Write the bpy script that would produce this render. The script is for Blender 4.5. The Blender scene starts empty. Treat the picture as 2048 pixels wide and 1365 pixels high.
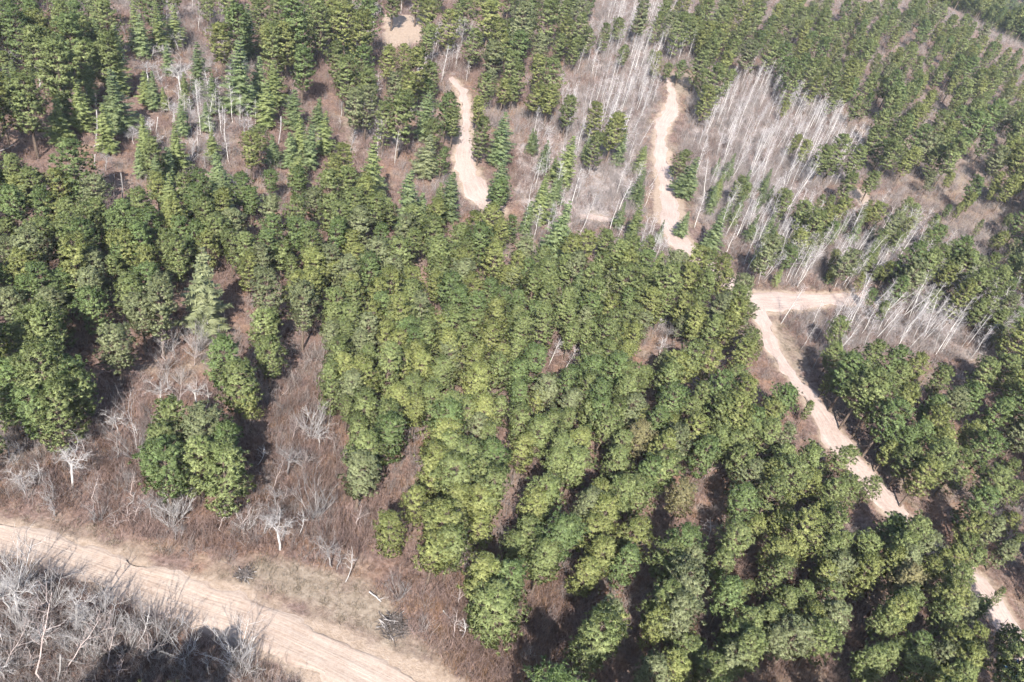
import bpy, math, random
import numpy as np
from mathutils import Vector, Matrix

random.seed(7)
RNG = np.random.default_rng(11)

# ------------------------------------------------------------------ camera, sky, sun, exposure
SC = bpy.context.scene
W0, H0, F = 2048.0, 1365.0, 1600.0           # photograph size and focal length in its pixels
PITCH, ROLL, CAMZ = math.radians(38), math.radians(14), 75.0
ANTI = (945.0, 830.0)                        # the shadow-free spot opposite the sun
_r0 = np.array([1.0, 0, 0]); _u0 = np.array([0, math.sin(PITCH), math.cos(PITCH)]); FWD = np.array([0, math.cos(PITCH), -math.sin(PITCH)])
RT = math.cos(ROLL) * _r0 + math.sin(ROLL) * _u0
UP = -math.sin(ROLL) * _r0 + math.cos(ROLL) * _u0
CAM = np.array([0.0, 0.0, CAMZ])

def ray(x, y):
    return FWD + (x - W0 / 2) / F * RT - (y - H0 / 2) / F * UP

def project(p):
    d = np.asarray(p) - CAM
    z = d @ FWD
    return W0 / 2 + F * (d @ RT) / z, H0 / 2 - F * (d @ UP) / z, z

cam_data = bpy.data.cameras.new('camera')
cam = bpy.data.objects.new('camera', cam_data)
SC.collection.objects.link(cam)
cam_data.sensor_fit = 'HORIZONTAL'; cam_data.sensor_width = 36.0; cam_data.lens = 36.0 * F / W0
cam_data.clip_start = 0.5; cam_data.clip_end = 8000
m = Matrix.Identity(4)
for i in range(3):
    m[i][0] = RT[i]; m[i][1] = UP[i]; m[i][2] = -FWD[i]; m[i][3] = CAM[i]
cam.matrix_world = m
SC.camera = cam

SUN = ray(*ANTI); SUN = SUN / np.linalg.norm(SUN)           # the way the light travels
world = bpy.data.worlds.new('World'); SC.world = world; world.use_nodes = True
nt = world.node_tree; nt.nodes.clear()
sky = nt.nodes.new('ShaderNodeTexSky'); sky.sky_type = 'NISHITA'; sky.sun_disc = False
sky.sun_elevation = math.asin(-SUN[2]); sky.sun_rotation = math.atan2(-SUN[0], -SUN[1])
bg = nt.nodes.new('ShaderNodeBackground'); bg.inputs['Strength'].default_value = 0.12
out = nt.nodes.new('ShaderNodeOutputWorld')
nt.links.new(sky.outputs[0], bg.inputs[0]); nt.links.new(bg.outputs[0], out.inputs[0])
sl = bpy.data.lights.new('sun', 'SUN'); sl.energy = 4.9; sl.angle = math.radians(0.53); sl.color = (1.0, 0.955, 0.88)
sun = bpy.data.objects.new('sun', sl); SC.collection.objects.link(sun)
sun.rotation_euler = Vector(SUN).to_track_quat('-Z', 'Y').to_euler(); sun.location = (0, -40, 120)
SC.view_settings.view_transform = 'Standard'; SC.view_settings.look = 'None'
SC.view_settings.exposure = 1.9; SC.view_settings.gamma = 1.0; SC.view_settings.use_curve_mapping = False
SC.cycles.use_adaptive_sampling = True; SC.cycles.adaptive_threshold = 0.025; SC.cycles.max_bounces = 3; SC.cycles.diffuse_bounces = 2; SC.cycles.transparent_max_bounces = 4

# ------------------------------------------------------------------ terrain
def _flat(x, y, z=0.0):
    d = ray(x, y); t = (CAMZ - z) / -d[2]
    return CAM + d * t
_A = _flat(1840, -16); _B = _flat(2048, 92)
_dir = (_B - _A)[:2]; _dir /= np.linalg.norm(_dir)
_nrm = np.array([-_dir[1], _dir[0]])
if _nrm[1] < 0: _nrm = -_nrm

def ground(x, y):
    x = np.asarray(x, float); y = np.asarray(y, float)
    z = 0.8 * np.sin(x / 31 + 1.3) * np.cos(y / 43) + 0.5 * np.sin(x / 13 + y / 19) + 0.16 * np.sin(x / 4.3 + 2 * np.sin(y / 7.1))
    s = (x - _A[0]) * _nrm[0] + (y - _A[1]) * _nrm[1]
    d = np.maximum(s, 0)
    z = z - 0.42 * np.minimum(d, 170) * np.minimum(d / 25, 1) + 0.36 * np.clip(d - 200, 0, 420) + 0.05 * np.clip(d - 620, 0, 2500)
    return z

def hit(x, y, h=0.0):
    """where the pixel's ray comes to h above the ground"""
    d = ray(x, y); z = h
    for _ in range(14):
        t = (CAMZ - z) / -d[2]
        p = CAM + d * t
        z = 0.5 * z + 0.5 * (float(ground(p[0], p[1])) + h)
    return p

# ------------------------------------------------------------------ materials
def mat(name, stops, scale=3.0, detail=4.0, rough=0.85, rand=0.0, coord='Object', trans=0.0, bump=0.0, spec=0.2, tuft=False):
    """procedural noise ramp; rand: brightness spread between objects"""
    m = bpy.data.materials.new(name); m.use_nodes = True
    n = m.node_tree.nodes; l = m.node_tree.links
    b = n['Principled BSDF']; b.inputs['Roughness'].default_value = rough
    b.inputs['Specular IOR Level'].default_value = spec
    tc = n.new('ShaderNodeTexCoord'); no = n.new('ShaderNodeTexNoise')
    no.inputs['Scale'].default_value = scale; no.inputs['Detail'].default_value = detail
    l.new(tc.outputs[coord], no.inputs['Vector'])
    cr = n.new('ShaderNodeValToRGB'); l.new(no.outputs['Fac'], cr.inputs[0])
    e = cr.color_ramp.elements
    while len(e) < len(stops): e.new(0.5)
    for k, (p, c) in enumerate(stops):
        e[k].position = p; e[k].color = (*c, 1)
    col = cr.outputs[0]
    if rand:
        oi = n.new('ShaderNodeObjectInfo'); mr = n.new('ShaderNodeMapRange')
        mr.inputs['To Min'].default_value = 1 - rand; mr.inputs['To Max'].default_value = 1 + rand
        l.new(oi.outputs['Random'], mr.inputs['Value'])
        hv = n.new('ShaderNodeHueSaturation'); l.new(mr.outputs[0], hv.inputs['Value']); l.new(col, hv.inputs['Color'])
        col = hv.outputs[0]
    if tuft:                                              # needles differ from tuft to tuft; pine tips painted lighter, as if sunlit
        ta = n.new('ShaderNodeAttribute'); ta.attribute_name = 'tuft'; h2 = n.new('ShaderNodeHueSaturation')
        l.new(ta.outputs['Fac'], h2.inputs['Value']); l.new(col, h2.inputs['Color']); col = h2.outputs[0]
    l.new(col, b.inputs['Base Color'])
    if trans:
        tr = n.new('ShaderNodeBsdfTranslucent'); l.new(col, tr.inputs['Color'])
        mx = n.new('ShaderNodeMixShader'); mx.inputs[0].default_value = trans
        l.new(b.outputs[0], mx.inputs[1]); l.new(tr.outputs[0], mx.inputs[2]); l.new(mx.outputs[0], n['Material Output'].inputs[0])
    if bump:
        bp = n.new('ShaderNodeBump'); bp.inputs['Strength'].default_value = bump; bp.inputs['Distance'].default_value = 0.1
        l.new(no.outputs['Fac'], bp.inputs['Height']); l.new(bp.outputs[0], b.inputs['Normal'])
    return m

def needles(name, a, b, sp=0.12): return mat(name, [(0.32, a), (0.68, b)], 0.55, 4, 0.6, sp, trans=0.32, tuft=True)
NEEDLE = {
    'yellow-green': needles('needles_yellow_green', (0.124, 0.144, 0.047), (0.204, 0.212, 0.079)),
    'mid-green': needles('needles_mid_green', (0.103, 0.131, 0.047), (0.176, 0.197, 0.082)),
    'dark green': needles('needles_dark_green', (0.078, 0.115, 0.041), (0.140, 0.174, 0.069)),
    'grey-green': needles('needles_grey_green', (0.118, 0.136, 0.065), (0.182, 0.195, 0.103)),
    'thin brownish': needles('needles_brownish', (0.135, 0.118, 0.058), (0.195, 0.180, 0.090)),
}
SPRUCE_M = {
    'blue-green': needles('needles_blue_green', (0.074, 0.103, 0.043), (0.143, 0.167, 0.077), 0.2),
    'fresh green': needles('needles_fresh_green', (0.090, 0.113, 0.039), (0.159, 0.177, 0.070), 0.2),
    'pale grey-green': needles('needles_pale_grey', (0.103, 0.116, 0.057), (0.172, 0.180, 0.095)),
}
M_BARK = mat('pine_bark', [(0.3, (0.050, 0.038, 0.031)), (0.7, (0.115, 0.084, 0.064))], 4, 5, 0.9, 0.2)
M_ASPEN = mat('aspen_bark', [(0.30, (0.084, 0.074, 0.068)), (0.42, (0.377, 0.356, 0.336)), (0.8, (0.524, 0.504, 0.476))], 1.7, 6, 0.8, 0.32)
M_ATWIG = mat('aspen_twigs', [(0.3, (0.218, 0.198, 0.194)), (0.7, (0.370, 0.342, 0.337))], 2, 3, 0.9, 0.16)
M_WHITE = mat('weathered_wood', [(0.3, (0.193, 0.175, 0.169)), (0.7, (0.344, 0.326, 0.313))], 2, 4, 0.85, 0.14)
M_GREYW = mat('grey_wood', [(0.3, (0.118, 0.105, 0.102)), (0.7, (0.228, 0.210, 0.202))], 2, 4, 0.9, 0.2)
M_PINKW = mat('pinkish_wood', [(0.3, (0.168, 0.132, 0.122)), (0.7, (0.296, 0.248, 0.232))], 2, 4, 0.9, 0.15)
M_BRUSH = [
    mat('brush_mauve', [(0.3, (0.108, 0.072, 0.065)), (0.7, (0.219, 0.156, 0.137))], 1.5, 3, 0.95, 0.28),
    mat('brush_brown', [(0.3, (0.079, 0.050, 0.041)), (0.7, (0.158, 0.110, 0.092))], 1.5, 3, 0.95, 0.28),
    mat('brush_rust', [(0.3, (0.113, 0.062, 0.037)), (0.7, (0.205, 0.130, 0.082))], 1.5, 3, 0.95, 0.25),
    mat('brush_grey', [(0.3, (0.117, 0.099, 0.094)), (0.7, (0.227, 0.198, 0.185))], 1.5, 3, 0.95, 0.25),
    mat('dry_grass', [(0.3, (0.111, 0.087, 0.062)), (0.7, (0.190, 0.158, 0.121))], 1.5, 3, 0.95, 0.25),
]
M_PILE = mat('slash_pile', [(0.3, (0.036, 0.030, 0.027)), (0.7, (0.091, 0.076, 0.070))], 2, 3, 0.95)

def ground_material():
    m = bpy.data.materials.new('forest_floor'); m.use_nodes = True
    n = m.node_tree.nodes; l = m.node_tree.links
    b = n['Principled BSDF']; b.inputs['Roughness'].default_value = 0.95; b.inputs['Specular IOR Level'].default_value = 0.1
    tc = n.new('ShaderNodeTexCoord')
    def noise(s, d=5, r=0.6):
        k = n.new('ShaderNodeTexNoise'); k.inputs['Scale'].default_value = s; k.inputs['Detail'].default_value = d
        k.inputs['Roughness'].default_value = r; l.new(tc.outputs['Object'], k.inputs['Vector']); return k.outputs['Fac']
    def ramp(f, stops):
        c = n.new('ShaderNodeValToRGB'); l.new(f, c.inputs[0]); e = c.color_ramp.elements
        while len(e) < len(stops): e.new(0.5)
        for k, (p, col) in enumerate(stops): e[k].position = p; e[k].color = (*col, 1)
        return c.outputs[0]
    def mix(f, a, c):
        x = n.new('ShaderNodeMix'); x.data_type = 'RGBA'; l.new(f, x.inputs[0]); l.new(a, x.inputs[6]); l.new(c, x.inputs[7]); return x.outputs[2]
    fine = noise(1.9, 8, 0.7); big = noise(0.055, 4); mid = noise(0.33, 5)
    litter = ramp(fine, [(0.30, (0.042, 0.028, 0.023)), (0.5, (0.094, 0.063, 0.054)), (0.72, (0.169, 0.122, 0.106))])
    rust = ramp(fine, [(0.30, (0.069, 0.038, 0.026)), (0.5, (0.134, 0.078, 0.053)), (0.72, (0.206, 0.130, 0.090))])
    straw = ramp(fine, [(0.30, (0.082, 0.062, 0.046)), (0.5, (0.141, 0.111, 0.086)), (0.72, (0.203, 0.168, 0.133))])
    sand = ramp(fine, [(0.30, (0.146, 0.107, 0.079)), (0.5, (0.198, 0.151, 0.117)), (0.72, (0.237, 0.188, 0.151))])
    f1 = ramp(big, [(0.40, (0, 0, 0)), (0.58, (1, 1, 1))])
    f2 = ramp(mid, [(0.42, (0, 0, 0)), (0.64, (1, 1, 1))])
    base = mix(f2, litter, rust)
    base = mix(f1, litter, base)
    tan = noise(0.11, 5); f3 = ramp(tan, [(0.50, (0, 0, 0)), (0.66, (0.75, 0.75, 0.75))]); base = mix(f3, base, straw)
    def attr(a):
        k = n.new('ShaderNodeAttribute'); k.attribute_name = a; return k.outputs['Fac']
    def warp(a, lo, hi):
        ad = n.new('ShaderNodeMath'); ad.operation = 'ADD'; l.new(attr(a), ad.inputs[0])
        sb = n.new('ShaderNodeMath'); sb.operation = 'MULTIPLY_ADD'; l.new(mid, sb.inputs[0]); sb.inputs[1].default_value = 0.9; sb.inputs[2].default_value = -0.45
        l.new(sb.outputs[0], ad.inputs[1])
        mr = n.new('ShaderNodeMapRange'); mr.inputs[1].default_value = lo; mr.inputs[2].default_value = hi; l.new(ad.outputs[0], mr.inputs[0]); return mr.outputs[0]
    ash = ramp(fine, [(0.30, (0.090, 0.076, 0.070)), (0.5, (0.170, 0.145, 0.135)), (0.72, (0.273, 0.240, 0.226))])
    base = mix(warp('ash', 0.35, 0.65), base, ash)
    base = mix(warp('straw', 0.35, 0.65), base, straw)
    base = mix(warp('sand', 0.35, 0.65), base, sand)
    l.new(base, b.inputs['Base Color'])
    bp = n.new('ShaderNodeBump'); bp.inputs['Strength'].default_value = 0.7; bp.inputs['Distance'].default_value = 0.25
    l.new(fine, bp.inputs['Height']); l.new(bp.outputs[0], b.inputs['Normal'])
    return m

def road_material(name, c0, c1, c2):
    """packed dirt; the sheet's UV runs across (u) and along (v) it: wheel tracks and loose margins follow u"""
    m = bpy.data.materials.new(name); m.use_nodes = True
    n = m.node_tree.nodes; l = m.node_tree.links
    b = n['Principled BSDF']; b.inputs['Roughness'].default_value = 0.95; b.inputs['Specular IOR Level'].default_value = 0.1
    tc = n.new('ShaderNodeTexCoord'); uv = n.new('ShaderNodeUVMap'); sp = n.new('ShaderNodeSeparateXYZ'); l.new(uv.outputs[0], sp.inputs[0])
    a = n.new('ShaderNodeTexNoise'); a.inputs['Scale'].default_value = 2.6; a.inputs['Detail'].default_value = 8; a.inputs['Roughness'].default_value = 0.7; l.new(tc.outputs['Object'], a.inputs['Vector'])
    mp = n.new('ShaderNodeMapping'); mp.inputs['Scale'].default_value = (26, 0.22, 1); l.new(uv.outputs[0], mp.inputs[0])
    t = n.new('ShaderNodeTexNoise'); t.inputs['Scale'].default_value = 1.0; t.inputs['Detail'].default_value = 3; l.new(mp.outputs[0], t.inputs['Vector'])
    c = n.new('ShaderNodeTexNoise'); c.inputs['Scale'].default_value = 0.25; c.inputs['Detail'].default_value = 4; l.new(tc.outputs['Object'], c.inputs['Vector'])
    m1 = n.new('ShaderNodeMath'); m1.operation = 'MULTIPLY_ADD'; l.new(t.outputs[0], m1.inputs[0]); m1.inputs[1].default_value = 0.85; l.new(a.outputs[0], m1.inputs[2])
    m2 = n.new('ShaderNodeMath'); m2.operation = 'MULTIPLY_ADD'; l.new(c.outputs[0], m2.inputs[0]); m2.inputs[1].default_value = 0.6; l.new(m1.outputs[0], m2.inputs[2])
    cr = n.new('ShaderNodeValToRGB'); mr = n.new('ShaderNodeMapRange'); mr.inputs[1].default_value = 0.80; mr.inputs[2].default_value = 1.65
    l.new(m2.outputs[0], mr.inputs[0]); l.new(mr.outputs[0], cr.inputs[0])
    e = cr.color_ramp.elements; e.new(0.5)
    for k, (p, col) in enumerate([(0.1, c0), (0.5, c1), (0.9, c2)]): e[k].position = p; e[k].color = (*col, 1)
    l.new(cr.outputs[0], b.inputs['Base Color'])
    bp = n.new('ShaderNodeBump'); bp.inputs['Strength'].default_value = 0.5; bp.inputs['Distance'].default_value = 0.12
    l.new(m1.outputs[0], bp.inputs['Height']); l.new(bp.outputs[0], b.inputs['Normal'])
    return m

# ------------------------------------------------------------------ helpers
COL = SC.collection
def link(name, data, parent=None):
    o = bpy.data.objects.new(name, data); COL.objects.link(o)
    if parent is not None: o.parent = parent
    return o
def tag(o, label=None, cat=None, group=None, kind=None):
    if label: o['label'] = label
    if cat: o['category'] = cat
    if group: o['group'] = group
    if kind: o['kind'] = kind
    return o
def tri_mesh(name, V, T, material, smooth=False, normals=None, tuft=None):
    V = np.asarray(V, np.float32); T = np.asarray(T, np.int32)
    if normals is not None:                               # leaf faces shade as the crown's surface they lie in
        smooth = True; T = T.copy()
        g = np.cross(V[T[:, 1]] - V[T[:, 0]], V[T[:, 2]] - V[T[:, 0]]); back = (g * normals[T].mean(1)).sum(1) < 0
        T[back] = T[back][:, ::-1]
    me = bpy.data.meshes.new(name)
    me.vertices.add(len(V)); me.vertices.foreach_set('co', V.ravel())
    k = T.shape[1]
    me.loops.add(T.size); me.loops.foreach_set('vertex_index', T.ravel())
    me.polygons.add(len(T)); me.polygons.foreach_set('loop_start', np.arange(len(T), dtype=np.int32) * k)
    if smooth: me.polygons.foreach_set('use_smooth', np.ones(len(T), bool))
    me.materials.append(material)
    me.update(calc_edges=True)
    if tuft is not None: me.attributes.new('tuft', 'FLOAT', 'POINT').data.foreach_set('value', np.asarray(tuft, np.float32))
    if normals is not None: me.normals_split_custom_set_from_vertices(normals.astype(np.float32))
    return me

class Tubes:
    """tapering sticks, collected into one mesh"""
    def __init__(s): s.V = []; s.T = []; s.n = 0
    def add(s, pts, rad, sides=3, cap=False):
        pts = np.asarray(pts, float); k = len(pts)
        tan = np.gradient(pts, axis=0) if k > 2 else np.repeat(pts[1:] - pts[:1], k, 0)
        tan /= np.linalg.norm(tan, axis=1)[:, None] + 1e-9
        ref = np.array([0.31, 0.95, 0.05]) if abs(tan[0][2]) > 0.8 else np.array([0, 0, 1.0])
        a = np.cross(tan, ref); a /= np.linalg.norm(a, axis=1)[:, None] + 1e-9
        b = np.cross(tan, a)
        for i in range(k):
            for j in range(sides):
                th = 2 * math.pi * j / sides
                s.V.append(pts[i] + rad[i] * (math.cos(th) * a[i] + math.sin(th) * b[i]))
        for i in range(k - 1):
            for j in range(sides):
                p = s.n + i * sides + j; q = s.n + i * sides + (j + 1) % sides
                s.T.append((p, q, q + sides)); s.T.append((p, q + sides, p + sides))
        if cap:
            for j in range(1, sides - 1): s.T.append((s.n + (k - 1) * sides, s.n + (k - 1) * sides + j, s.n + (k - 1) * sides + j + 1))
        s.n += k * sides
    def mesh(s, name, material, smooth=True): return tri_mesh(name, s.V, s.T, material, smooth)

def unit(v): return v / (np.linalg.norm(v) + 1e-9)

# ------------------------------------------------------------------ tree prototypes (14 m tall, crowns 4.2 m / 3.6 m wide)
def make_pine(seed):
    r = np.random.default_rng(seed)
    h, R = 14.0, 2.1
    zb = h * r.uniform(0.16, 0.33)
    tw = Tubes()
    sway = r.normal(0, 0.10, (5, 2)); zz = np.linspace(-0.3, h * 0.97, 5)
    tp = np.column_stack([sway[:, 0], sway[:, 1], zz]); tp[0, :2] = 0
    tw.add(tp, np.linspace(0.21, 0.035, 5), 6)
    for _ in range(5):                                    # dead lower limbs
        z = r.uniform(zb * 0.5, zb); a = r.uniform(0, 6.28); L = r.uniform(0.5, 1.4)
        tw.add([(0, 0, z), (L * math.cos(a), L * math.sin(a), z + 0.05)], (0.03, 0.01))
    C = []; Rd = []; Out = []
    nl = int(r.integers(74, 98)); shape = r.uniform(0.2, 0.45); bend = r.normal(0, 0.35, 2); gap_az = r.uniform(0, 6.28); gap_t = r.uniform(0.1, 0.6); lob = r.uniform(0, 6.28, 3)
    for i in range(nl):
        t = (i + r.uniform(0, 1)) / nl
        t = t ** 0.76
        if t > shape: rr = R * math.sqrt(max(0.04, 1 - ((t - shape) / (1.04 - shape)) ** 2.2))
        else: rr = R * (0.60 + 0.40 * t / shape)
        az = i * 2.39996 + r.normal(0, 0.35)
        L = rr * r.uniform(0.58, 1.16) * (0.55 if abs(t - gap_t) < 0.1 and math.cos(az - gap_az) > 0.5 else 1.0) * (1 + 0.16 * math.sin(2 * az + lob[0]) + 0.10 * math.sin(3 * az + 5 * t + lob[1]))
        z0 = zb + t * (h - zb) * 0.965 - 0.18 * L
        d = np.array([math.cos(az), math.sin(az), 0.0]); side = np.array([-d[1], d[0], 0])
        rise = r.uniform(0.15, 0.75)
        p0 = np.array([bend[0] * t * t, bend[1] * t * t, z0]); p1 = p0 + d * L * 0.55 + np.array([0, 0, L * rise * 0.35]); p2 = p0 + d * L + np.array([0, 0, L * rise])
        tw.add([p0, p1, p2], (0.045, 0.028, 0.012))
        k = int(r.integers(8, 12))
        for _ in range(k):
            u = r.uniform(0.34, 1.03) ** 0.8
            base = p0 + (p1 - p0) * min(u / 0.55, 1) if u < 0.55 else p1 + (p2 - p1) * ((u - 0.55) / 0.45)
            c = base + side * r.normal(0, 0.17 * L + 0.08) + np.array([0, 0, abs(r.normal(0.08, 0.14))])
            C.append(c); Rd.append(r.uniform(0.22, 0.36)); Out.append(d)
    for _ in range(10):
        C.append(np.array([bend[0] + r.normal(0, 0.22), bend[1] + r.normal(0, 0.22), h * r.uniform(0.95, 1.0)])); Rd.append(0.33); Out.append(np.array([0, 0, 1.0]))
    C = np.array(C); Rd = np.array(Rd); Out = np.array(Out); n = len(C); nb = 20
    d = r.normal(0, 0.75, (n, nb, 3)) + Out[:, None, :] * 0.45 + np.array([0, 0, 0.95])
    d /= np.linalg.norm(d, axis=2)[:, :, None]
    q = np.cross(d, r.normal(0, 1, (n, nb, 3))); q /= np.linalg.norm(q, axis=2)[:, :, None]
    wid = 0.062
    tip = C[:, None] + d * (Rd[:, None] * r.uniform(0.75, 1.25, (n, nb)))[:, :, None]
    V = np.stack([C[:, None] + q * wid * 0.8 + d * 0.05, C[:, None] - q * wid * 0.8 + d * 0.05, tip], 2).reshape(-1, 3)
    T = np.arange(len(V)).reshape(-1, 3)
    zc = zb + 0.40 * (h - zb); N = V * np.array([1 / R, 1 / R, 1.0]) - np.array([0, 0, zc]); N[:, 2] /= 0.55 * (h - zb)
    N /= np.linalg.norm(N, axis=1)[:, None] + 1e-6
    bd = np.repeat(d.reshape(-1, 3), 3, 0); N = N * 0.62 + bd * 0.85 + np.array([0, 0, 0.12]); N /= np.linalg.norm(N, axis=1)[:, None]
    return tw, V, T, N, (np.repeat(np.clip(r.normal(1.0, 0.2, n), 0.5, 1.45), nb * 3) * np.tile([0.80, 0.80, 1.18], n * nb))  # random tone per tuft, times lit tips and shaded bases put into the colour

def make_spruce(seed):
    r = np.random.default_rng(seed)
    h, R = 14.0, 1.8
    tw = Tubes(); tw.add([(0, 0, -0.3), (0, 0, h * 0.5), (0, 0, h * 0.99)], (0.19, 0.11, 0.015), 6)
    V = []
    n_lv = 26; ph = r.uniform(0, 6.28)
    for i in range(n_lv):
        t = (i + 0.5 * r.uniform(0, 1)) / n_lv
        z = h * (0.06 + 0.93 * t)
        rad = R * (1 - t) ** 0.8 * (0.62 + 0.38 * min(1, t / 0.12)) + 0.10
        for j in range(8 if t < 0.8 else 6):
            az = j * 2 * math.pi / 8 + i * 1.1 + r.normal(0, 0.2)
            if r.uniform() < 0.07: continue
            L = rad * r.uniform(0.5, 1.3) * (1 + 0.22 * math.sin(az + ph) + 0.15 * math.sin(7 * t + ph))
            d = np.array([math.cos(az), math.sin(az), 0]); s = np.array([-d[1], d[0], 0])
            drop = r.uniform(0.12, 0.55) * (1 - 0.8 * t) - 0.25 * t
            def bp(u): return np.array([0, 0, z]) + d * L * u + np.array([0, 0, -drop * L * u + 0.16 * L * u * u])
            m = max(3, int(L / 0.2))
            for q in range(m):
                u = (q + 0.6) / m; c = bp(u); w = (0.36 * L * (1 - 0.62 * u) + 0.12) * r.uniform(0.7, 1.15)
                for sg in (-1, 1):
                    tipv = c + s * sg * w + d * w * 0.75 + np.array([0, 0, r.normal(-0.07, 0.06)])
                    V += [c - d * 0.10 + np.array([0, 0, 0.03]), c + d * 0.17, tipv]
            c = bp(0.86); V += [c - s * 0.11, c + s * 0.11, bp(1.12) + np.array([0, 0, 0.03])]
    V = np.array(V); N = V * np.array([1, 1, 0.0]); N /= np.linalg.norm(N, axis=1)[:, None] + 1e-6
    N = N * 0.7 + np.array([0, 0, 0.75]) + np.repeat(r.normal(0, 0.38, (len(V) // 3, 3)), 3, 0); N /= np.linalg.norm(N, axis=1)[:, None]
    return tw, V, np.arange(len(V)).reshape(-1, 3), N, np.repeat(np.clip(r.normal(1, 0.2, len(V) // 3), 0.5, 1.5), 3)

def grow(tb, p, d, L, rad, depth, r, spread, kids, up=0.1, crook=0.12, sides=3):
    """a bare limb with its branches"""
    k = 4; pts = [p]; q = p.copy(); dd = d.copy()
    for i in range(k):
        dd = unit(dd + r.normal(0, crook, 3) + np.array([0, 0, up * 0.25])); q = q + dd * L / k; pts.append(q)
    tb.add(pts, np.linspace(rad, rad * 0.45, k + 1), sides)
    if depth == 0: return
    for i in range(kids):
        u = r.uniform(0.3, 1.0); a = int(u * k); a = min(a, k - 1); f = u * k - a
        b = pts[a] + (pts[a + 1] - pts[a]) * f
        side = unit(np.cross(unit(pts[a + 1] - pts[a]), r.normal(0, 1, 3)))
        nd = unit(unit(pts[a + 1] - pts[a]) * (1 - spread) + side * spread + np.array([0, 0, up]))
        grow(tb, b, nd, L * r.uniform(0.38, 0.66), rad * 0.5, depth - 1, r, spread, max(2, kids - 1), up, crook, 3)

def make_aspen(seed, dense=1.0):
    r = np.random.default_rng(seed); h = 12.0
    a, c = Tubes(), Tubes()
    zz = np.linspace(-0.2, h, 7); off = np.cumsum(r.normal(0, 0.09, (7, 2)), 0); off[0] = 0
    P = np.column_stack([off, zz]); a.add(P, np.linspace(0.085, 0.018, 7), 5)
    for i in range(int(34 * dense)):
        u = r.uniform(0.36, 0.99) ; z = u * h
        b = np.array([np.interp(z, zz, P[:, 0]), np.interp(z, zz, P[:, 1]), z])
        az = r.uniform(0, 6.28); e = r.uniform(0.25, 1.0)
        L = (2.3 * (1.12 - u) + 0.5) * r.uniform(0.6, 1.15)
        grow(c, b, unit(np.array([math.cos(az), math.sin(az), e])), L, 0.020, 1, r, 0.5, 6, 0.2, 0.14)
    return a, c

def make_white(seed, kind):
    r = np.random.default_rng(seed); a, c = Tubes(), Tubes()
    if kind == 'spread':                                   # old bare broadleaf: clear trunk, wide crooked crown, 8 m
        h = 8.0; zz = np.linspace(-0.2, h * 0.62, 5); off = np.cumsum(r.normal(0, 0.13, (5, 2)), 0); off[0] = 0
        P = np.column_stack([off, zz]); a.add(P, np.linspace(0.16, 0.09, 5), 6)
        for i in range(11):
            z = r.uniform(0.42, 0.62) * h; b = np.array([np.interp(z, zz, P[:, 0]), np.interp(z, zz, P[:, 1]), z])
            az = i * 2.4 + r.normal(0, 0.3); e = r.uniform(0.1, 1.7)
            grow(c, b, unit(np.array([math.cos(az), math.sin(az), e])), r.uniform(1.4, 2.6), 0.042, 2, r, 0.55, 6, 0.14, 0.2, 4)
    elif kind == 'fan':                                    # clump of pale stems from one root, 5 m
        for i in range(9):
            az = i * 2.4; e = r.uniform(1.4, 3.2)
            tb = a if i < 3 else c
            grow(tb, np.array([0.1 * math.cos(az), 0.1 * math.sin(az), -0.1]), unit(np.array([math.cos(az), math.sin(az), e])), r.uniform(2.6, 4.6), 0.040, 2, r, 0.42, 5, 0.3, 0.12, 4)
    elif kind == 'thin':                                   # thin crooked sapling, 7 m
        h = 7.0; zz = np.linspace(-0.1, h, 7); off = np.cumsum(r.normal(0, 0.16, (7, 2)), 0); off[0] = 0
        P = np.column_stack([off, zz]); a.add(P, np.linspace(0.07, 0.02, 7), 4)
        for i in range(9):
            z = r.uniform(0.35, 0.97) * h; b = np.array([np.interp(z, zz, P[:, 0]), np.interp(z, zz, P[:, 1]), z])
            az = r.uniform(0, 6.28); grow(c, b, unit(np.array([math.cos(az), math.sin(az), 1.1])), r.uniform(0.7, 1.7), 0.03, 1, r, 0.5, 3, 0.2, 0.15)
    else:                                                  # broken snag, 6 m
        h = 6.0; zz = np.linspace(-0.1, h, 5); off = np.cumsum(r.normal(0, 0.17, (5, 2)), 0); off[0] = 0
        P = np.column_stack([off, zz]); a.add(P, np.linspace(0.17, 0.12, 5), 6, True)
        for i in range(4):
            z = r.uniform(0.4, 0.95) * h; az = r.uniform(0, 6.28)
            c.add([(np.interp(z, zz, P[:, 0]), np.interp(z, zz, P[:, 1]), z), (math.cos(az) * 0.6, math.sin(az) * 0.6, z + 0.25)], (0.04, 0.015))
    return a, c

def make_shrub(seed, n, h, spread, twig, thick=0.016):
    r = np.random.default_rng(seed); t = Tubes()
    for i in range(n):
        az = r.uniform(0, 6.28); b = np.array([r.normal(0, spread * 0.33), r.normal(0, spread * 0.33), -0.05])
        lean = r.uniform(0.05, 0.6); L = h * r.uniform(0.45, 1.1)
        d = unit(np.array([math.cos(az) * lean, math.sin(az) * lean, 1]))
        mid = b + d * L * 0.5; tip = mid + unit(d + r.normal(0, 0.22, 3)) * L * 0.5
        t.add([b, mid, tip], (thick, thick * 0.75, thick * 0.3))
        for _ in range(twig):
            u = r.uniform(0.3, 1.0); p = b + (tip - b) * u
            t.add([p, p + unit(d + r.normal(0, 0.6, 3)) * L * r.uniform(0.18, 0.42)], (thick * 0.55, thick * 0.25))
    return t
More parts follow.
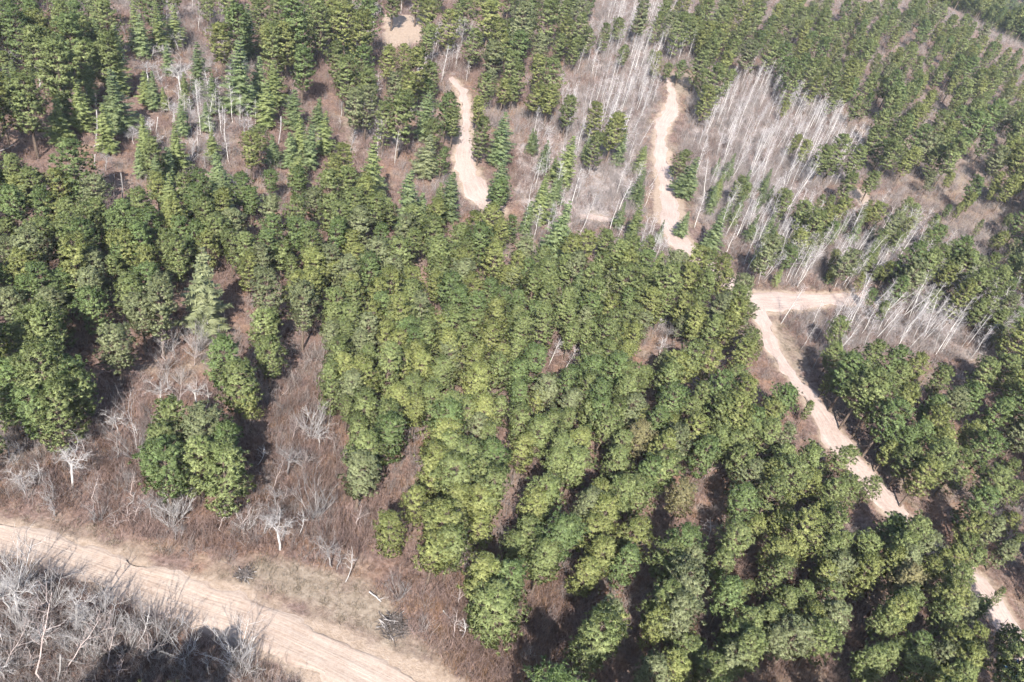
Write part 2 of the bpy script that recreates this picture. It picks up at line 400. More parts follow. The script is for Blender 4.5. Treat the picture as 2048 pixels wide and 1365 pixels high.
# ------------------------------------------------------------------ what stands where: crown tops read from the photograph (4x tiles: x y width in tile pixels; s = spruce, g = grey spruce)
TILES = {
(0, 0): """905,200,170s 880,560,190s 1120,110,125s 1240,0,120s 1390,40,115s 1570,340,135s 1920,300,200s 1900,60,220 1760,200,165b 1150,570,100s 1300,700,75s
1690,590,110s 600,640,150s 440,780,145s 180,600,250 90,480,105s 300,110,190 540,130,240 420,330,240 640,350,190 100,60,210 30,0,150 620,20,160 840,0,190 760,150,120s
820,840,130s 1130,920,110s 1390,990,130s 1100,1180,85s 1200,1120,185 560,1140,250 60,1240,150 1690,1040,100s 1330,1180,110s 2010,1060,160 1730,1220,150s 2030,640,70s 0,150,150 20,420,110 1980,30,130s
1060,20,120s 470,20,150 240,20,150 1240,1240,120s 1640,820,90s""",
(512, 0): """40,0,150 170,130,140 140,480,135s 30,450,115s 90,640,140s 330,0,220 500,0,180 720,40,220 900,0,200 520,60,180 380,390,170 660,360,160 730,470,180 860,380,160 900,560,170
730,230,90s 1070,380,125 1230,240,105 1390,200,125 1400,0,150 1300,400,180 1190,360,120 1120,600,160 1220,620,165 1180,760,230 800,720,150 900,700,170 1040,830,150 1410,510,130 1390,640,120
1390,750,130s 1550,760,170 1430,980,150 1800,780,130 1830,960,150 1560,90,165b 1760,240,150 1680,0,150 1900,0,200 1960,190,180 1920,340,150 1850,600,140 2010,250,110 2000,640,125b 2000,900,160s
1990,1250,130s 310,720,130s 510,780,95s 560,890,120s 350,930,130s 450,1000,110s 40,1020,115 130,1080,105s 350,1200,120s 270,1060,90s 950,1100,190s 720,1180,180 620,1250,140 1400,1080,140g 1500,1190,120
60,200,120 620,0,150 180,300,120 1900,560,110 1600,880,130""",
(1024, 0): """100,30,190 80,260,160 70,520,140 320,0,220 460,150,130 570,120,140 560,20,150 440,20,120 240,450,135 360,490,170 210,690,140 330,690,140 480,780,140 700,840,150 260,290,120
860,920,175 690,1080,130 500,1090,140s 1070,1170,90s 190,1050,75s 1060,20,130 870,160,100 770,200,90 910,370,90 1190,420,85 1130,400,50 1260,510,75 1370,490,90 1540,420,140 1660,530,170 1600,700,140
1930,340,140 1620,320,105 1780,330,120 1250,20,110 1380,120,130 1460,150,110 1600,10,140 1700,60,130 1590,180,130 1880,60,125 1990,40,120 1700,200,130 1850,180,120 2000,260,110 1300,110,120
1190,110,100 1780,0,100 1940,150,100 1560,260,110 1740,420,100 1380,1210,120 1490,1260,130s 10,160,120 10,420,120 160,150,130 30,640,100 400,280,110 620,240,110 520,300,110 1060,120,90 1750,560,110 1560,560,100""",
(1536, 0): """60,330,130 380,480,120 400,620,120 650,640,125 740,780,100 960,620,80 620,1090,170 490,1180,150 330,1130,110 760,1180,140 900,1020,140 1100,960,150 1050,1130,150 1250,1000,140 1330,1080,150
1480,970,130 1550,1120,150 1620,640,130 1700,900,150 1850,800,150 1790,1060,120 1600,1050,130 1990,1080,100 1960,700,100 1180,1180,130 1400,1180,120 960,1130,120 240,1080,90 560,700,110 1430,900,110""",
(0, 341): """20,0,120 230,0,200 120,40,150 440,0,180 560,20,150 730,50,200 80,150,200 300,160,180 400,180,160 520,240,190 760,240,150 570,370,230 310,400,200 680,290,180 800,370,150 960,240,190
1110,180,190 900,330,170 1060,320,180 1180,330,190 1380,240,200 1250,30,160 1350,20,140s 1480,40,150 1600,20,160 1780,0,160s 1560,130,170 1760,170,170 1640,250,170 1800,180,150s 1950,50,170 2010,150,130
1860,330,180 1440,380,170 1560,420,180 1720,380,200 1330,490,180 1420,560,170 1650,500,170 1500,560,150 1960,500,180 1850,500,150 1990,680,150 1400,650,150 60,560,160 210,480,230 160,640,220 470,460,180
650,440,220 560,560,250 900,510,170 1000,500,190 1100,430,190 720,650,190 960,590,170 1160,620,170 900,690,160 1150,760,220 320,770,210 240,870,200 430,810,200 520,870,170 700,800,220 730,960,230
380,960,220 60,960,190 1030,850,240 1250,880,270 1120,1030,240 1610,630,230g 300,1090,290 200,1150,270 450,1170,170 900,1240,240 60,1250,200 20,780,170 30,400,160""",
(512, 341): """1240,10,190s 1580,20,140s 1480,100,120s 1970,80,150 1340,180,140s 120,0,120 350,0,150 580,20,180 770,0,190 880,60,170 100,210,170 330,230,190 480,160,150 600,200,190 800,160,180 680,260,180
840,310,180 970,200,190 1060,260,130 330,380,170 130,370,180 440,430,160 640,400,170 740,330,150 1200,370,170 1280,280,160 1450,260,170 1430,400,180 1010,440,150 990,560,200 1180,560,200 1270,480,150
80,480,170 200,590,150 60,620,170 460,500,160 480,640,200 620,620,160 760,500,150 800,600,160 770,690,180 640,720,150 100,820,230 330,820,190 450,810,190 390,930,220 60,1120,210 280,700,110 780,830,180
800,900,170 660,960,180 600,1070,150 760,1080,180 920,700,190 1080,700,190 1100,820,220 1010,880,190 1280,800,210 1260,900,190 1180,1000,210 1040,990,200 950,1060,180 900,1160,200 1100,1090,170 1330,1010,200
1390,1120,170 1240,1080,180 1480,560,200 1590,620,170 1700,650,180 1500,720,200 1640,730,210 1710,560,150 1620,440,180 1760,360,170 1830,450,190 1900,290,170 1980,400,130 1930,580,200 1850,480,150 2000,760,130
1580,850,190 1460,830,140 1760,860,190 1630,940,210 1780,980,200 1880,880,140 1990,960,150 1940,1040,190 1590,1130,210 1460,1180,180 1380,1200,190 1740,1150,210 1900,1220,200 1680,1250,180 1200,1180,200
1060,1230,180 1150,1290,170 720,1210,180 620,1230,150 850,1290,170 1560,1290,200 1300,1290,180 2010,1150,130""",
(1024, 341): """280,30,130s 460,250,170s 1030,280,120s 1060,120,65s 1520,220,180s 1700,310,130s 1420,330,90s 1680,60,70s 1850,60,130 1300,500,65s 1220,400,55s 390,50,80s 20,380,100 990,450,100s 120,550,170 240,620,170
60,660,150 300,720,190 500,540,170 620,490,190 770,490,140 540,670,160 720,680,160 880,560,170 1000,570,170 1110,540,120 950,660,170 1080,640,150 460,680,160 30,760,130 150,720,140 200,800,170 330,820,170
660,760,170 810,790,130g 560,800,130s 930,760,190 1060,780,150 1200,650,120s 1310,650,180 1290,770,200 1450,760,160 1500,610,160 1600,660,150 1720,700,150 1590,820,150 1740,790,120 1880,850,150 1840,940,170
1060,910,140 960,950,130 690,880,180 440,940,180 300,930,170 60,960,140 50,1080,150 180,1060,130 290,1090,210 100,1180,180 480,1070,160 660,1000,170 800,1010,150 830,1130,190 960,1080,170 1160,960,180
1260,960,160 1400,1000,160 1530,980,160 1520,1110,180 1370,1090,130 1690,1000,170 1820,1050,190 1890,1080,170 1650,1170,170 1780,1160,150 1060,1140,150 1000,1230,150 600,1110,150 640,1220,160 500,1240,130
770,1200,190 880,1230,130 1380,1170,100 1960,1300,140 60,1290,130""",
(1536, 341): """60,540,180 170,170,110 310,250,140 290,480,150 420,330,140 520,290,120 630,230,110 430,520,80 680,640,160 800,300,90 900,260,110 1050,330,140 1210,280,120 1380,440,110 1220,590,180 1240,730,190
1100,860,120 1350,960,110 1440,620,130 1350,640,150 1600,550,160 1640,650,180 1480,760,140 1820,680,160 1750,800,170 1900,780,150 2000,700,130 1980,880,130 1850,960,160 1960,1000,140 1880,1120,120 2030,1100,110
860,960,80 1010,930,90 960,1060,80 620,1200,140 780,820,70 1900,1260,90 2000,1280,90 1700,60,120 1480,20,80 1830,130,80 1640,180,80 1340,20,80 680,30,120 870,20,110 1460,280,55 1560,260,60 1980,60,120
1900,500,100 2000,560,85 1830,520,65 210,620,120 350,560,110 540,420,100 1040,450,110 1160,380,100 1300,480,80 1520,640,120 1720,700,140 1630,900,150 1740,1040,120 1880,20,80 1480,560,90 1720,400,50 1950,350,60""",
(0, 682): """300,60,340 480,170,300 140,180,300 620,260,250 250,380,320 60,400,210 420,380,300 1350,510,280 1650,560,320 1300,680,280 1780,700,250 1320,850,330 1800,900,320 1780,0,270 1900,190,280 2000,400,160 1560,780,300""",
(512, 682): """120,10,200 650,0,180 720,100,200 600,180,170 600,330,160 860,170,240 770,260,220 900,60,170 1080,20,230 1350,90,210 1290,20,180 1200,90,170 1500,160,200 1580,40,200 1750,30,200 1800,200,220 1950,130,190
1970,30,160 1260,290,180 1150,370,210 1300,450,170 1430,370,190 1040,440,150 870,450,220 1070,540,230 820,640,190 740,460,130 900,760,270 850,930,290 1080,640,230 1560,410,190 1550,510,250 1500,640,250
1720,480,170 1850,450,200 1800,600,170 1970,460,160 1860,690,170 1560,760,250 1480,880,250 1700,840,260 1640,950,280 1920,850,230 1850,960,200 1430,1000,220 1640,1180,270 1300,1190,220 1930,1060,250 1850,1200,270""",
(1024, 682): """60,0,160 210,60,210 70,180,170 320,290,200 220,380,150 90,330,160 460,230,190 480,400,170 660,60,190 640,140,200 800,30,180 930,0,170 870,120,200 980,210,180 1060,200,140 620,280,180 750,340,200 740,470,170
640,500,170 950,290,190 1080,250,130 980,450,190 860,500,170 1240,100,120 1330,90,190 1300,190,210 1450,130,170 1480,20,190 1640,40,190 1900,0,190 1550,350,190 1440,470,170 1330,380,210 1720,260,210 1850,230,170
1930,330,190 1880,450,200 1760,440,200 1300,620,150 1190,540,180 1060,520,130 1060,660,190b 790,600,200 900,720,170 900,870,200 320,580,200 250,640,220 90,560,200 470,560,150 100,760,190 560,720,230 440,760,240
380,880,200 540,890,230 300,1120,280 220,1220,220 730,1140,200 890,1110,240 1060,1130,220 660,1210,220 800,1280,250 1120,960,220 1260,760,220 1350,730,230 1530,620,210 1680,700,200 1740,540,170 1600,800,230
1250,920,250 1960,560,200 1890,870,200 1950,640,180 1800,750,180 1420,1150,230b 1950,980,220 1900,1180,240""",
(1536, 682): """740,150,250 870,20,190 1050,60,200 870,230,240 660,260,190 730,370,230 880,480,270 1060,480,220 960,330,220 1100,190,180 1240,120,170 1170,370,200 1430,230,150 560,30,140 530,250,110 870,600,220 1270,640,180
1380,460,160 1440,560,200 1550,400,190 1690,370,180 1800,160,180 1950,120,200 1930,480,180 2020,250,120 1700,660,190 1460,700,180 1830,760,200 1130,700,190 1010,820,140 1190,860,200 1440,820,220 1600,900,200
1330,960,190 1880,1020,220 1980,970,140 1780,1180,210 2010,1150,130 170,380,200 60,480,160 350,490,70 190,690,150 60,650,170 380,860,220 160,830,190 665,705,145 640,860,180
250,960,220 90,1110,200 380,1060,190 560,1110,200 720,1120,180 880,960,160 880,1100,140 1060,1250,200 190,1260,120 480,1300,200 60,950,160""",
(512, 1024): """1100,50,220 1540,0,300 1450,200,270 1600,150,270 1860,400,310 2040,410,310 1990,620,360 1900,560,300 1820,30,200""",
(1024, 1024): """170,80,250 420,40,310 60,200,200 680,60,250 760,240,230 1020,90,260 960,300,220 300,250,270 640,380,210 1430,140,230 1290,250,240 1480,280,220 1850,110,240 1720,330,200 1990,60,150 1440,500,310 1300,600,310
1400,700,300 1210,780,240 830,740,250 720,900,330 800,830,290 1790,570,220 1880,560,130 1920,790,230 1830,900,250 1440,1030,250 1350,1130,280 1190,1200,240 1640,1200,240 1800,1100,250 1960,1000,250 1750,1230,200""",
(1536, 1024): """120,0,160 250,210,190 100,240,180 130,400,210 380,20,250 570,10,210 640,180,150 560,220,180 620,360,200 510,420,170 830,180,180 870,260,150 860,400,190 760,460,130 330,590,170 200,640,210 60,770,200 400,790,180
560,600,200 600,760,200 280,900,240 480,930,240 120,950,230 1230,40,240 1060,60,200 1150,190,210 1340,180,160 1040,320,190 1200,300,200 1440,320,160 1190,450,200b 1620,190,140 1560,280,190 1710,310,160 1590,440,210
1370,420,170 1180,640,210 1120,710,230 1010,820,200 1550,600,240 1640,700,200 1500,760,210 1740,720,140 1060,1010,150 900,1120,230 1010,1080,180 1270,990,190 1260,1150,230 1470,1080,180 1580,960,210 1740,960,200
1680,1100,220 1620,1230,240 1400,1250,180 850,1210,200 1700,20,170 1860,60,160 1980,20,130 1950,260,150 2020,200,90 1985,960,170 1890,620,70 2030,1060,90""",
}
# bare trees: base x,y, top x,y in photograph pixels, kind
BARE = """39,1249,28,1134,spread 150,1254,165,1164,spread 113,1372,115,1311,snag 130,1300,131,1248,spread 95,1372,75,1214,thin 5,1368,42,1259,thin 137,1357,232,1240,thin 185,1312,215,1239,thin
250,1294,268,1234,thin 270,1294,297,1215,thin 325,1264,333,1228,thin 349,1262,362,1231,thin 80,1194,86,1144,thin 98,1186,112,1150,thin 242,1372,235,1334,thin 60,1340,60,1310,thin
664,1134,655,1072,spread 674,1139,682,1095,thin 691,1164,702,1095,thin 630,1038,630,968,fan 560,1100,555,1020,spread 799,1199,797,1160,fan 917,1214,914,1169,thin 917,1279,909,1234,thin 921,1279,926,1240,thin
20,922,21,872,spread 144,977,148,880,spread 158,945,160,895,thin 322,817,328,752,spread 362,825,357,737,thin 394,820,389,752,spread 411,820,410,770,thin 277,917,263,842,fan 236,925,232,870,thin 255,1015,275,980,thin
335,1036,335,1000,fan 110,1017,85,977,thin 50,984,42,952,thin 188,1045,186,1005,thin 352,1080,355,1040,spread 482,1056,498,1010,thin 575,950,581,875,spread 550,995,562,925,thin 622,877,627,818,fan 515,930,526,890,thin
405,682,412,638,thin 428,640,443,583,thin 440,660,450,628,thin 425,682,435,645,thin 388,732,390,685,thin 418,655,418,600,thin 560,795,575,772,thin 560,822,568,808,thin
364,200,355,107,spread 350,245,349,200,spread 375,265,375,205,spread 297,170,297,112,spread 335,125,325,82,spread 445,258,442,212,snag 485,240,485,198,spread 372,335,370,285,fan 192,285,189,220,snag 190,341,189,308,snag
212,341,215,298,spread 425,325,425,295,fan 80,175,78,110,spread 27,150,25,88,spread 235,255,241,220,snag 315,270,315,235,snag 170,65,160,32,spread 250,105,257,50,fan 430,150,435,127,thin 422,60,422,18,fan 440,60,440,15,fan
245,401,238,346,snag 470,392,475,346,spread 594,90,594,33,snag 557,287,559,233,snag 587,240,585,197,thin 692,200,694,155,thin 630,92,644,65,fan 735,275,738,240,thin 420,210,420,165,spread 410,240,415,205,spread 395,180,400,150,spread
1046,471,1066,366,aspen 1066,478,1079,411,aspen 1152,398,1166,341,aspen 1219,463,1239,399,aspen 1236,480,1246,451,aspen 1444,521,1474,449,aspen 1314,663,1324,634,aspen 1329,690,1344,644,spread 1092,480,1102,440,aspen
1316,510,1328,476,aspen 1322,512,1335,476,aspen 1305,508,1318,470,aspen 1099,730,1125,684,aspen 1129,742,1155,695,aspen 1319,710,1331,680,aspen 1394,752,1401,730,aspen 1406,960,1424,920,thin 1412,1082,1420,1036,thin 1430,1085,1434,1045,thin
1124,350,1130,275,aspen 1089,320,1098,262,aspen 1068,312,1078,255,aspen 1170,320,1182,258,aspen 1050,1320,1056,1300,fan 1704,1205,1722,1187,thin 795,660,797,640,snag 971,632,974,612,snag 455,505,455,470,snag 1994,1262,2014,1236,snag"""
# zones of close-set aspens (photograph pixels), number of stems
ASPEN_ZONES = [
 ([(1385, 240), (1440, 200), (1540, 145), (1660, 220), (1680, 330), (1590, 395), (1480, 500), (1400, 440), (1372, 330)], 240),
 ([(1180, 100), (1230, 55), (1310, 70), (1335, 120), (1310, 190), (1230, 185), (1150, 170)], 75),
 ([(1130, 180), (1310, 185), (1315, 225), (1290, 260), (1240, 290), (1120, 250)], 60),
 ([(1340, 60), (1400, 60), (1400, 120), (1340, 110)], 22),
 ([(1050, 280), (1300, 260), (1305, 440), (1180, 480), (1050, 430)], 34),
 ([(1490, 470), (1560, 420), (1700, 470), (1760, 450), (1860, 470), (1830, 560), (1640, 578), (1500, 585)], 130),
 ([(1560, 640), (1700, 630), (1880, 580), (1960, 590), (2000, 680), (1920, 735), (1780, 690), (1680, 700), (1570, 730)], 110),
 ([(866, 90), (935, 85), (930, 160), (872, 160)], 20),
 ([(765, -20), (850, -20), (842, 28), (772, 30)], 14),
 ([(700, 30), (760, 45), (752, 92), (705, 88)], 14),
 ([(1270, 470), (1330, 470), (1320, 520), (1270, 520)], 10),
 ([(830, 150), (860, 150), (855, 195), (832, 195)], 10),
 ([(330, 0), (480, 0), (470, 60), (340, 60)], 20),
 ([(370, 180), (500, 180), (490, 320), (340, 320)], 26),
 ([(1640, 250), (1760, 300), (1740, 370), (1650, 370)], 34),
 ([(1190, 5), (1320, 5), (1320, 60), (1210, 60)], 30),
 ([(690, 220), (800, 250), (800, 330), (700, 330)], 12),
]
# roads: the two edges of each in photograph pixels
ROADS = {
 'dirt_road': ([(-140, 1000), (-60, 1022), (0, 1039), (112, 1069), (200, 1096), (305, 1129), (370, 1146), (425, 1174), (512, 1199), (562, 1221), (637, 1256), (712, 1289), (812, 1336), (900, 1385), (1000, 1440)],
               [(-140, 1062), (-60, 1088), (0, 1107), (62, 1130), (120, 1152), (215, 1190), (312, 1225), (370, 1246), (425, 1264), (512, 1292), (545, 1311), (595, 1331), (662, 1365), (760, 1420), (830, 1470)]),
 'forest_track': ([(1326, 153), (1334, 170), (1338, 188), (1329, 220), (1311, 240), (1309, 262), (1310, 300), (1311, 341), (1318, 378), (1319, 441), (1340, 492), (1368, 516), (1430, 566), (1500, 600)],
                  [(1333, 154), (1344, 172), (1355, 190), (1359, 225), (1338, 250), (1331, 275), (1334, 310), (1342, 341), (1359, 368), (1354, 403), (1361, 446), (1382, 486), (1445, 540), (1505, 580)]),
 'side_track': ([(1496, 584), (1550, 585), (1600, 587), (1660, 588), (1740, 590), (1770, 592)], [(1498, 628), (1540, 626), (1580, 622), (1640, 614), (1720, 610), (1765, 604)]),
 'straight_track': ([(1506, 612), (1512, 640), (1526, 690), (1578, 764), (1601, 792), (1630, 845), (1640, 875), (1655, 895), (1700, 945), (1745, 1005), (1800, 1060), (1880, 1130), (1950, 1185), (1985, 1240), (2010, 1290), (2040, 1350)],
                    [(1530, 608), (1534, 632), (1560, 690), (1604, 762), (1640, 800), (1675, 845), (1690, 870), (1715, 905), (1745, 935), (1790, 1000), (1845, 1060), (1922, 1130), (1985, 1170), (2035, 1250), (2070, 1310), (2105, 1370)]),
 'spur_track': ([(1160, 437), (1180, 439), (1200, 442), (1226, 447)], [(1160, 431), (1180, 430), (1200, 431), (1226, 437)]),
 'narrow_track': ([(898, 158), (908, 172), (917, 190), (921, 206), (923, 225), (921, 270), (910, 310), (912, 341), (924, 378), (937, 403), (965, 418), (985, 424)],
                  [(906, 154), (920, 168), (934, 186), (940, 203), (940, 225), (941, 270), (943, 305), (953, 341), (970, 371), (985, 396), (1000, 408), (1012, 415)]),
}
CLEARINGS = [([(764, 30), (845, 32), (846, 82), (812, 92), (768, 104)], 'sand'), ([(1338, 148), (1385, 140), (1392, 175), (1372, 200), (1350, 178)], 'straw'), ([(1700, 378), (1730, 374), (1750, 408), (1714, 418)], 'sand'),
 ([(300, 1112), (400, 1128), (560, 1112), (650, 1140), (760, 1180), (805, 1240), (850, 1290), (900, 1370), (850, 1365), (700, 1290), (560, 1220), (420, 1172)], 'straw'),
 ([(0, 1005), (60, 1010), (230, 1060), (330, 1090), (300, 1125), (110, 1066), (0, 1036)], 'straw'),
 ([(1780, 200), (1900, 150), (2080, 150), (2080, 520), (1900, 490), (1800, 420), (1640, 240)], 'tan'), ([(690, 190), (720, 200), (705, 320), (672, 300)], 'straw'), ([(1520, 590), (1560, 640), (1640, 760), (1560, 760), (1520, 680)], 'straw')]
# ------------------------------------------------------------------ ground sheet and roads
def inside(poly, X, Y):
    X = np.asarray(X, float); Y = np.asarray(Y, float); r = np.zeros(X.shape, bool); n = len(poly)
    for i in range(n):
        x1, y1 = poly[i]; x2, y2 = poly[(i + 1) % n]
        if y1 == y2: continue
        c = ((y1 > Y) != (y2 > Y)) & (X < (x2 - x1) * (Y - y1) / (y2 - y1) + x1); r ^= c
    return r

def resample(P, n):
    P = np.asarray(P, float); s = np.r_[0, np.cumsum(np.linalg.norm(np.diff(P, axis=0), axis=1))]
    t = np.linspace(0, s[-1], n); Q = np.column_stack([np.interp(t, s, P[:, k]) for k in range(P.shape[1])])
    for _ in range(3): Q[1:-1] = 0.25 * Q[:-2] + 0.5 * Q[1:-1] + 0.25 * Q[2:]
    return Q

ROAD_XY = {}                                  # world centre line points and half widths
for nm, (a, b) in ROADS.items():
    wa = np.array([hit(*p)[:2] for p in a]); wb = np.array([hit(*p)[:2] for p in b])
    L = np.linalg.norm(np.diff(wa, axis=0), axis=1).sum(); n = max(24, int(L / 0.8))
    ROAD_XY[nm] = (resample(wa, n), resample(wb, n))
_rc = np.vstack([(a + b) / 2 for a, b in ROAD_XY.values()]); _rw = np.concatenate([np.linalg.norm(a - b, axis=1) / 2 for a, b in ROAD_XY.values()])

def road_gap(X, Y):
    """metres from the nearest road edge (negative on the road)"""
    P = np.column_stack([np.ravel(X), np.ravel(Y)]); o = np.full(len(P), 1e9)
    for k in range(0, len(P), 20000):
        d = np.linalg.norm(P[k:k + 20000, None] - _rc[None], axis=2) - _rw[None]; o[k:k + 20000] = d.min(1)
    return o.reshape(np.shape(X))

def axis(lo, hi, step, far_lo, far_hi):
    a = list(np.arange(lo, hi + step, step)); s = step
    while a[-1] < far_hi: s *= 1.18; a.append(a[-1] + s)
    s = step; b = []
    x = lo
    while x > far_lo: s *= 1.18; x -= s; b.append(x)
    return np.array(b[::-1] + a)
gx = axis(-150, 330, 1.5, -2600, 3000); gy = axis(-5, 470, 1.5, -600, 4200)
GX, GY = np.meshgrid(gx, gy); GZ = ground(GX, GY)
V = np.column_stack([GX.ravel(), GY.ravel(), GZ.ravel()]); nx = len(gx)
ii = np.arange(len(gx) - 1)[None] + np.arange(len(gy) - 1)[:, None] * nx; ii = ii.ravel()
me = tri_mesh('forest_floor', V, np.column_stack([ii, ii + 1, ii + 1 + nx, ii + nx]), ground_material(), True)
PX = W0 / 2 + F * ((V - CAM) @ RT) / np.maximum((V - CAM) @ FWD, 1); PY = H0 / 2 - F * ((V - CAM) @ UP) / np.maximum((V - CAM) @ FWD, 1)
gap = road_gap(V[:, 0], V[:, 1])
straw = np.exp(-np.maximum(gap, 0) / 1.6) * 0.55; sand = np.exp(-np.maximum(gap, 0) / 0.55) * 0.75
CLEAR_W = [([tuple(hit(*p)[:2]) for p in poly], k) for poly, k in CLEARINGS]      # clearings as outlines on the ground
for poly, k in CLEAR_W:
    q = inside(poly, V[:, 0], V[:, 1])
    if k == 'sand': sand[q] = 0.85
    else:
        acc = np.zeros(len(V))
        for _ in range(10):
            jx, jy = RNG.normal(0, 9 if k == 'tan' else 1.6, 2); acc[inside(poly, V[:, 0] + jx, V[:, 1] + jy)] += 0.05 if k == 'tan' else 0.072
        straw = np.maximum(straw, acc)
ASPEN_W = [[tuple(hit(*p)[:2]) for p in poly] for poly, n in ASPEN_ZONES]; ash = np.zeros(len(V))
for poly in ASPEN_W:
    for _ in range(10):
        jx, jy = RNG.normal(0, 5, 2); ash[inside(poly, V[:, 0] + jx, V[:, 1] + jy)] += 0.07
ash = np.minimum(ash, 0.7)
for nm, arr in (('straw', straw), ('sand', sand), ('ash', ash)):
    at = me.attributes.new(nm, 'FLOAT', 'POINT'); at.data.foreach_set('value', arr.astype(np.float32))
tag(link('ground', me), 'brown leaf-littered forest floor under the pines and brush', kind='structure')

ROAD_LABEL = {'dirt_road': 'wide pale dirt road with faint wheel tracks below the brush', 'forest_track': 'pale dirt track climbing through the grey aspens', 'side_track': 'short sandy side track below the aspens',
              'straight_track': 'dirt track running between the two pine stands', 'spur_track': 'short pale strip of track crossing the brush below tall aspens', 'narrow_track': 'narrow dirt track curving through the scattered pines'}
M_ROAD = road_material('packed_dirt', (0.159, 0.115, 0.090), (0.213, 0.167, 0.137), (0.255, 0.210, 0.177))
M_TRACK = road_material('sandy_dirt', (0.165, 0.123, 0.104), (0.236, 0.184, 0.160), (0.282, 0.229, 0.205))
for k, (nm, (a, b)) in enumerate(ROAD_XY.items()):
    n = len(a); nc = 13; r = np.random.default_rng(40 + k)
    u = np.linspace(0, 1, nc)
    ja = np.convolve(r.normal(0, 0.8, n + 8), np.ones(3) / 3, 'same')[4:4 + n]; jb = np.convolve(r.normal(0, 0.8, n + 8), np.ones(3) / 3, 'same')[4:4 + n]
    d = b - a; wl = np.linalg.norm(d, axis=1)[:, None]; d = d / wl
    P = a[:, None] * (1 - u)[None, :, None] + b[:, None] * u[None, :, None]        # only the margins are ragged
    P = P - d[:, None] * (ja[:, None] * np.clip(1 - u / 0.16, 0, 1)[None])[..., None] + d[:, None] * (jb[:, None] * np.clip((u - 0.84) / 0.16, 0, 1)[None])[..., None]
    Z = ground(P[..., 0], P[..., 1]) + 0.05 + 0.004 * k + np.where((u > 0.02) & (u < 0.98), 0.03, -0.10)[None] \
        - 0.05 * np.exp(-((u - 0.33) / 0.06) ** 2)[None] - 0.05 * np.exp(-((u - 0.62) / 0.06) ** 2)[None]
    VV = np.concatenate([P, Z[..., None]], 2).reshape(-1, 3)
    ii = (np.arange(nc - 1)[None] + np.arange(n - 1)[:, None] * nc).ravel()
    q = np.column_stack([ii, ii + 1, ii + 1 + nc, ii + nc])
    if np.cross(VV[1] - VV[0], VV[nc] - VV[0])[2] < 0: q = q[:, ::-1]
    me = tri_mesh(nm, VV, q, M_ROAD if nm == 'dirt_road' else M_TRACK, True)
    uvl = me.uv_layers.new(name='UVMap')
    s = np.r_[0, np.cumsum(np.linalg.norm(np.diff((a + b) / 2, axis=0), axis=1))]
    UVv = np.column_stack([np.tile(u, n), np.repeat(s, nc)]); uvl.data.foreach_set('uv', UVv[q.ravel()].astype(np.float32).ravel())
    tag(link(nm, me), ROAD_LABEL[nm], kind='structure')

# ------------------------------------------------------------------ prototypes
PINE = []                                     # per variant: trunk mesh and a crown mesh per tone
for v in range(10):
    tw, V, T, NN, TF = make_pine(100 + v)
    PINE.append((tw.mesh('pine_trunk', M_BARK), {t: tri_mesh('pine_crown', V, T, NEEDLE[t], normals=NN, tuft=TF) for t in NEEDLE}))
SPRUCE = []
for v in range(7):
    tw, V, T, NN, TF = make_spruce(200 + v)
    SPRUCE.append((tw.mesh('spruce_trunk', M_BARK), {t: tri_mesh('spruce_crown', V, T, SPRUCE_M[t], normals=NN, tuft=TF) for t in SPRUCE_M}))
ASPEN = []
for v in range(6):
    a, c = make_aspen(300 + v, (0.7, 1.0, 1.2, 1.0, 0.85, 1.1)[v]); ASPEN.append((a.mesh('aspen_trunk', M_ASPEN), c.mesh('aspen_crown', M_ATWIG)))
WHITE = {}
for k in ('spread', 'fan', 'thin', 'snag'):
    WHITE[k] = []
    for v in range(4):
        a, c = make_white(400 + v + 10 * len(k), k)
        mt = (M_WHITE, M_GREYW, M_WHITE, M_GREYW)[v] if k != 'thin' else (M_PINKW, M_GREYW, M_PINKW, M_WHITE)[v]
        mc = (M_WHITE, M_GREYW, M_WHITE, M_GREYW)[v] if k != 'thin' else mt
        WHITE[k].append((a.mesh(k + '_trunk', mt), c.mesh(k + '_crown', mc)))

# ------------------------------------------------------------------ where the conifers stand
def zone(x, y):
    if x < 560 and y < 335: return 'on the spruce slope'
    if 560 <= x < 910 and y < 335: return 'on the brown trackside slope'
    if 910 <= x < 1200 and y < 335: return 'between narrow track and aspens'
    if x >= 1200 and y < 345: return 'on the far hillside'
    if x >= 1400 and y < 600 and not (x > 1800 and y > 470): return 'among the grey aspens'
    lx = np.interp(y, [600, 690, 800, 880, 1000, 1130, 1250, 1365], [1530, 1560, 1640, 1690, 1790, 1920, 2030, 2100])
    if x > lx - 8: return 'across the straight track'
    if x < 330 and y > 640: return 'at the dark clearing corner'
    if x < 565 and y > 655: return 'in brush above the wide road'
    if x < 600: return 'in the shady upper stand'
    if y > 980 and x < 1360: return 'at the foot of the stand'
    if y < 480: return 'at the head of the stand'
    if x > 1180 and y > 640: return 'in the open trackside stand'
    return 'in the main stand'

def beside(p, me=None):
    """what stands next to a tree, in words"""
    g = float(road_gap(p[0], p[1])); best = None
    for t in TREES:
        if t[1] is me: continue
        d = float(np.hypot(t[1][0] - p[0], t[1][1] - p[1]))
        if best is None or d < best[0]: best = (d, t)
    if g < 3.0: return 'at the track edge'
    if best[0] > 5.0: return 'standing apart'
    k = best[1]; w = size_word(k[2], 9.5, 13.0)
    return f'beside a {w} {k[5].split(" ")[-1] if k[0] == "spruce" else k[5]} {k[0]}'

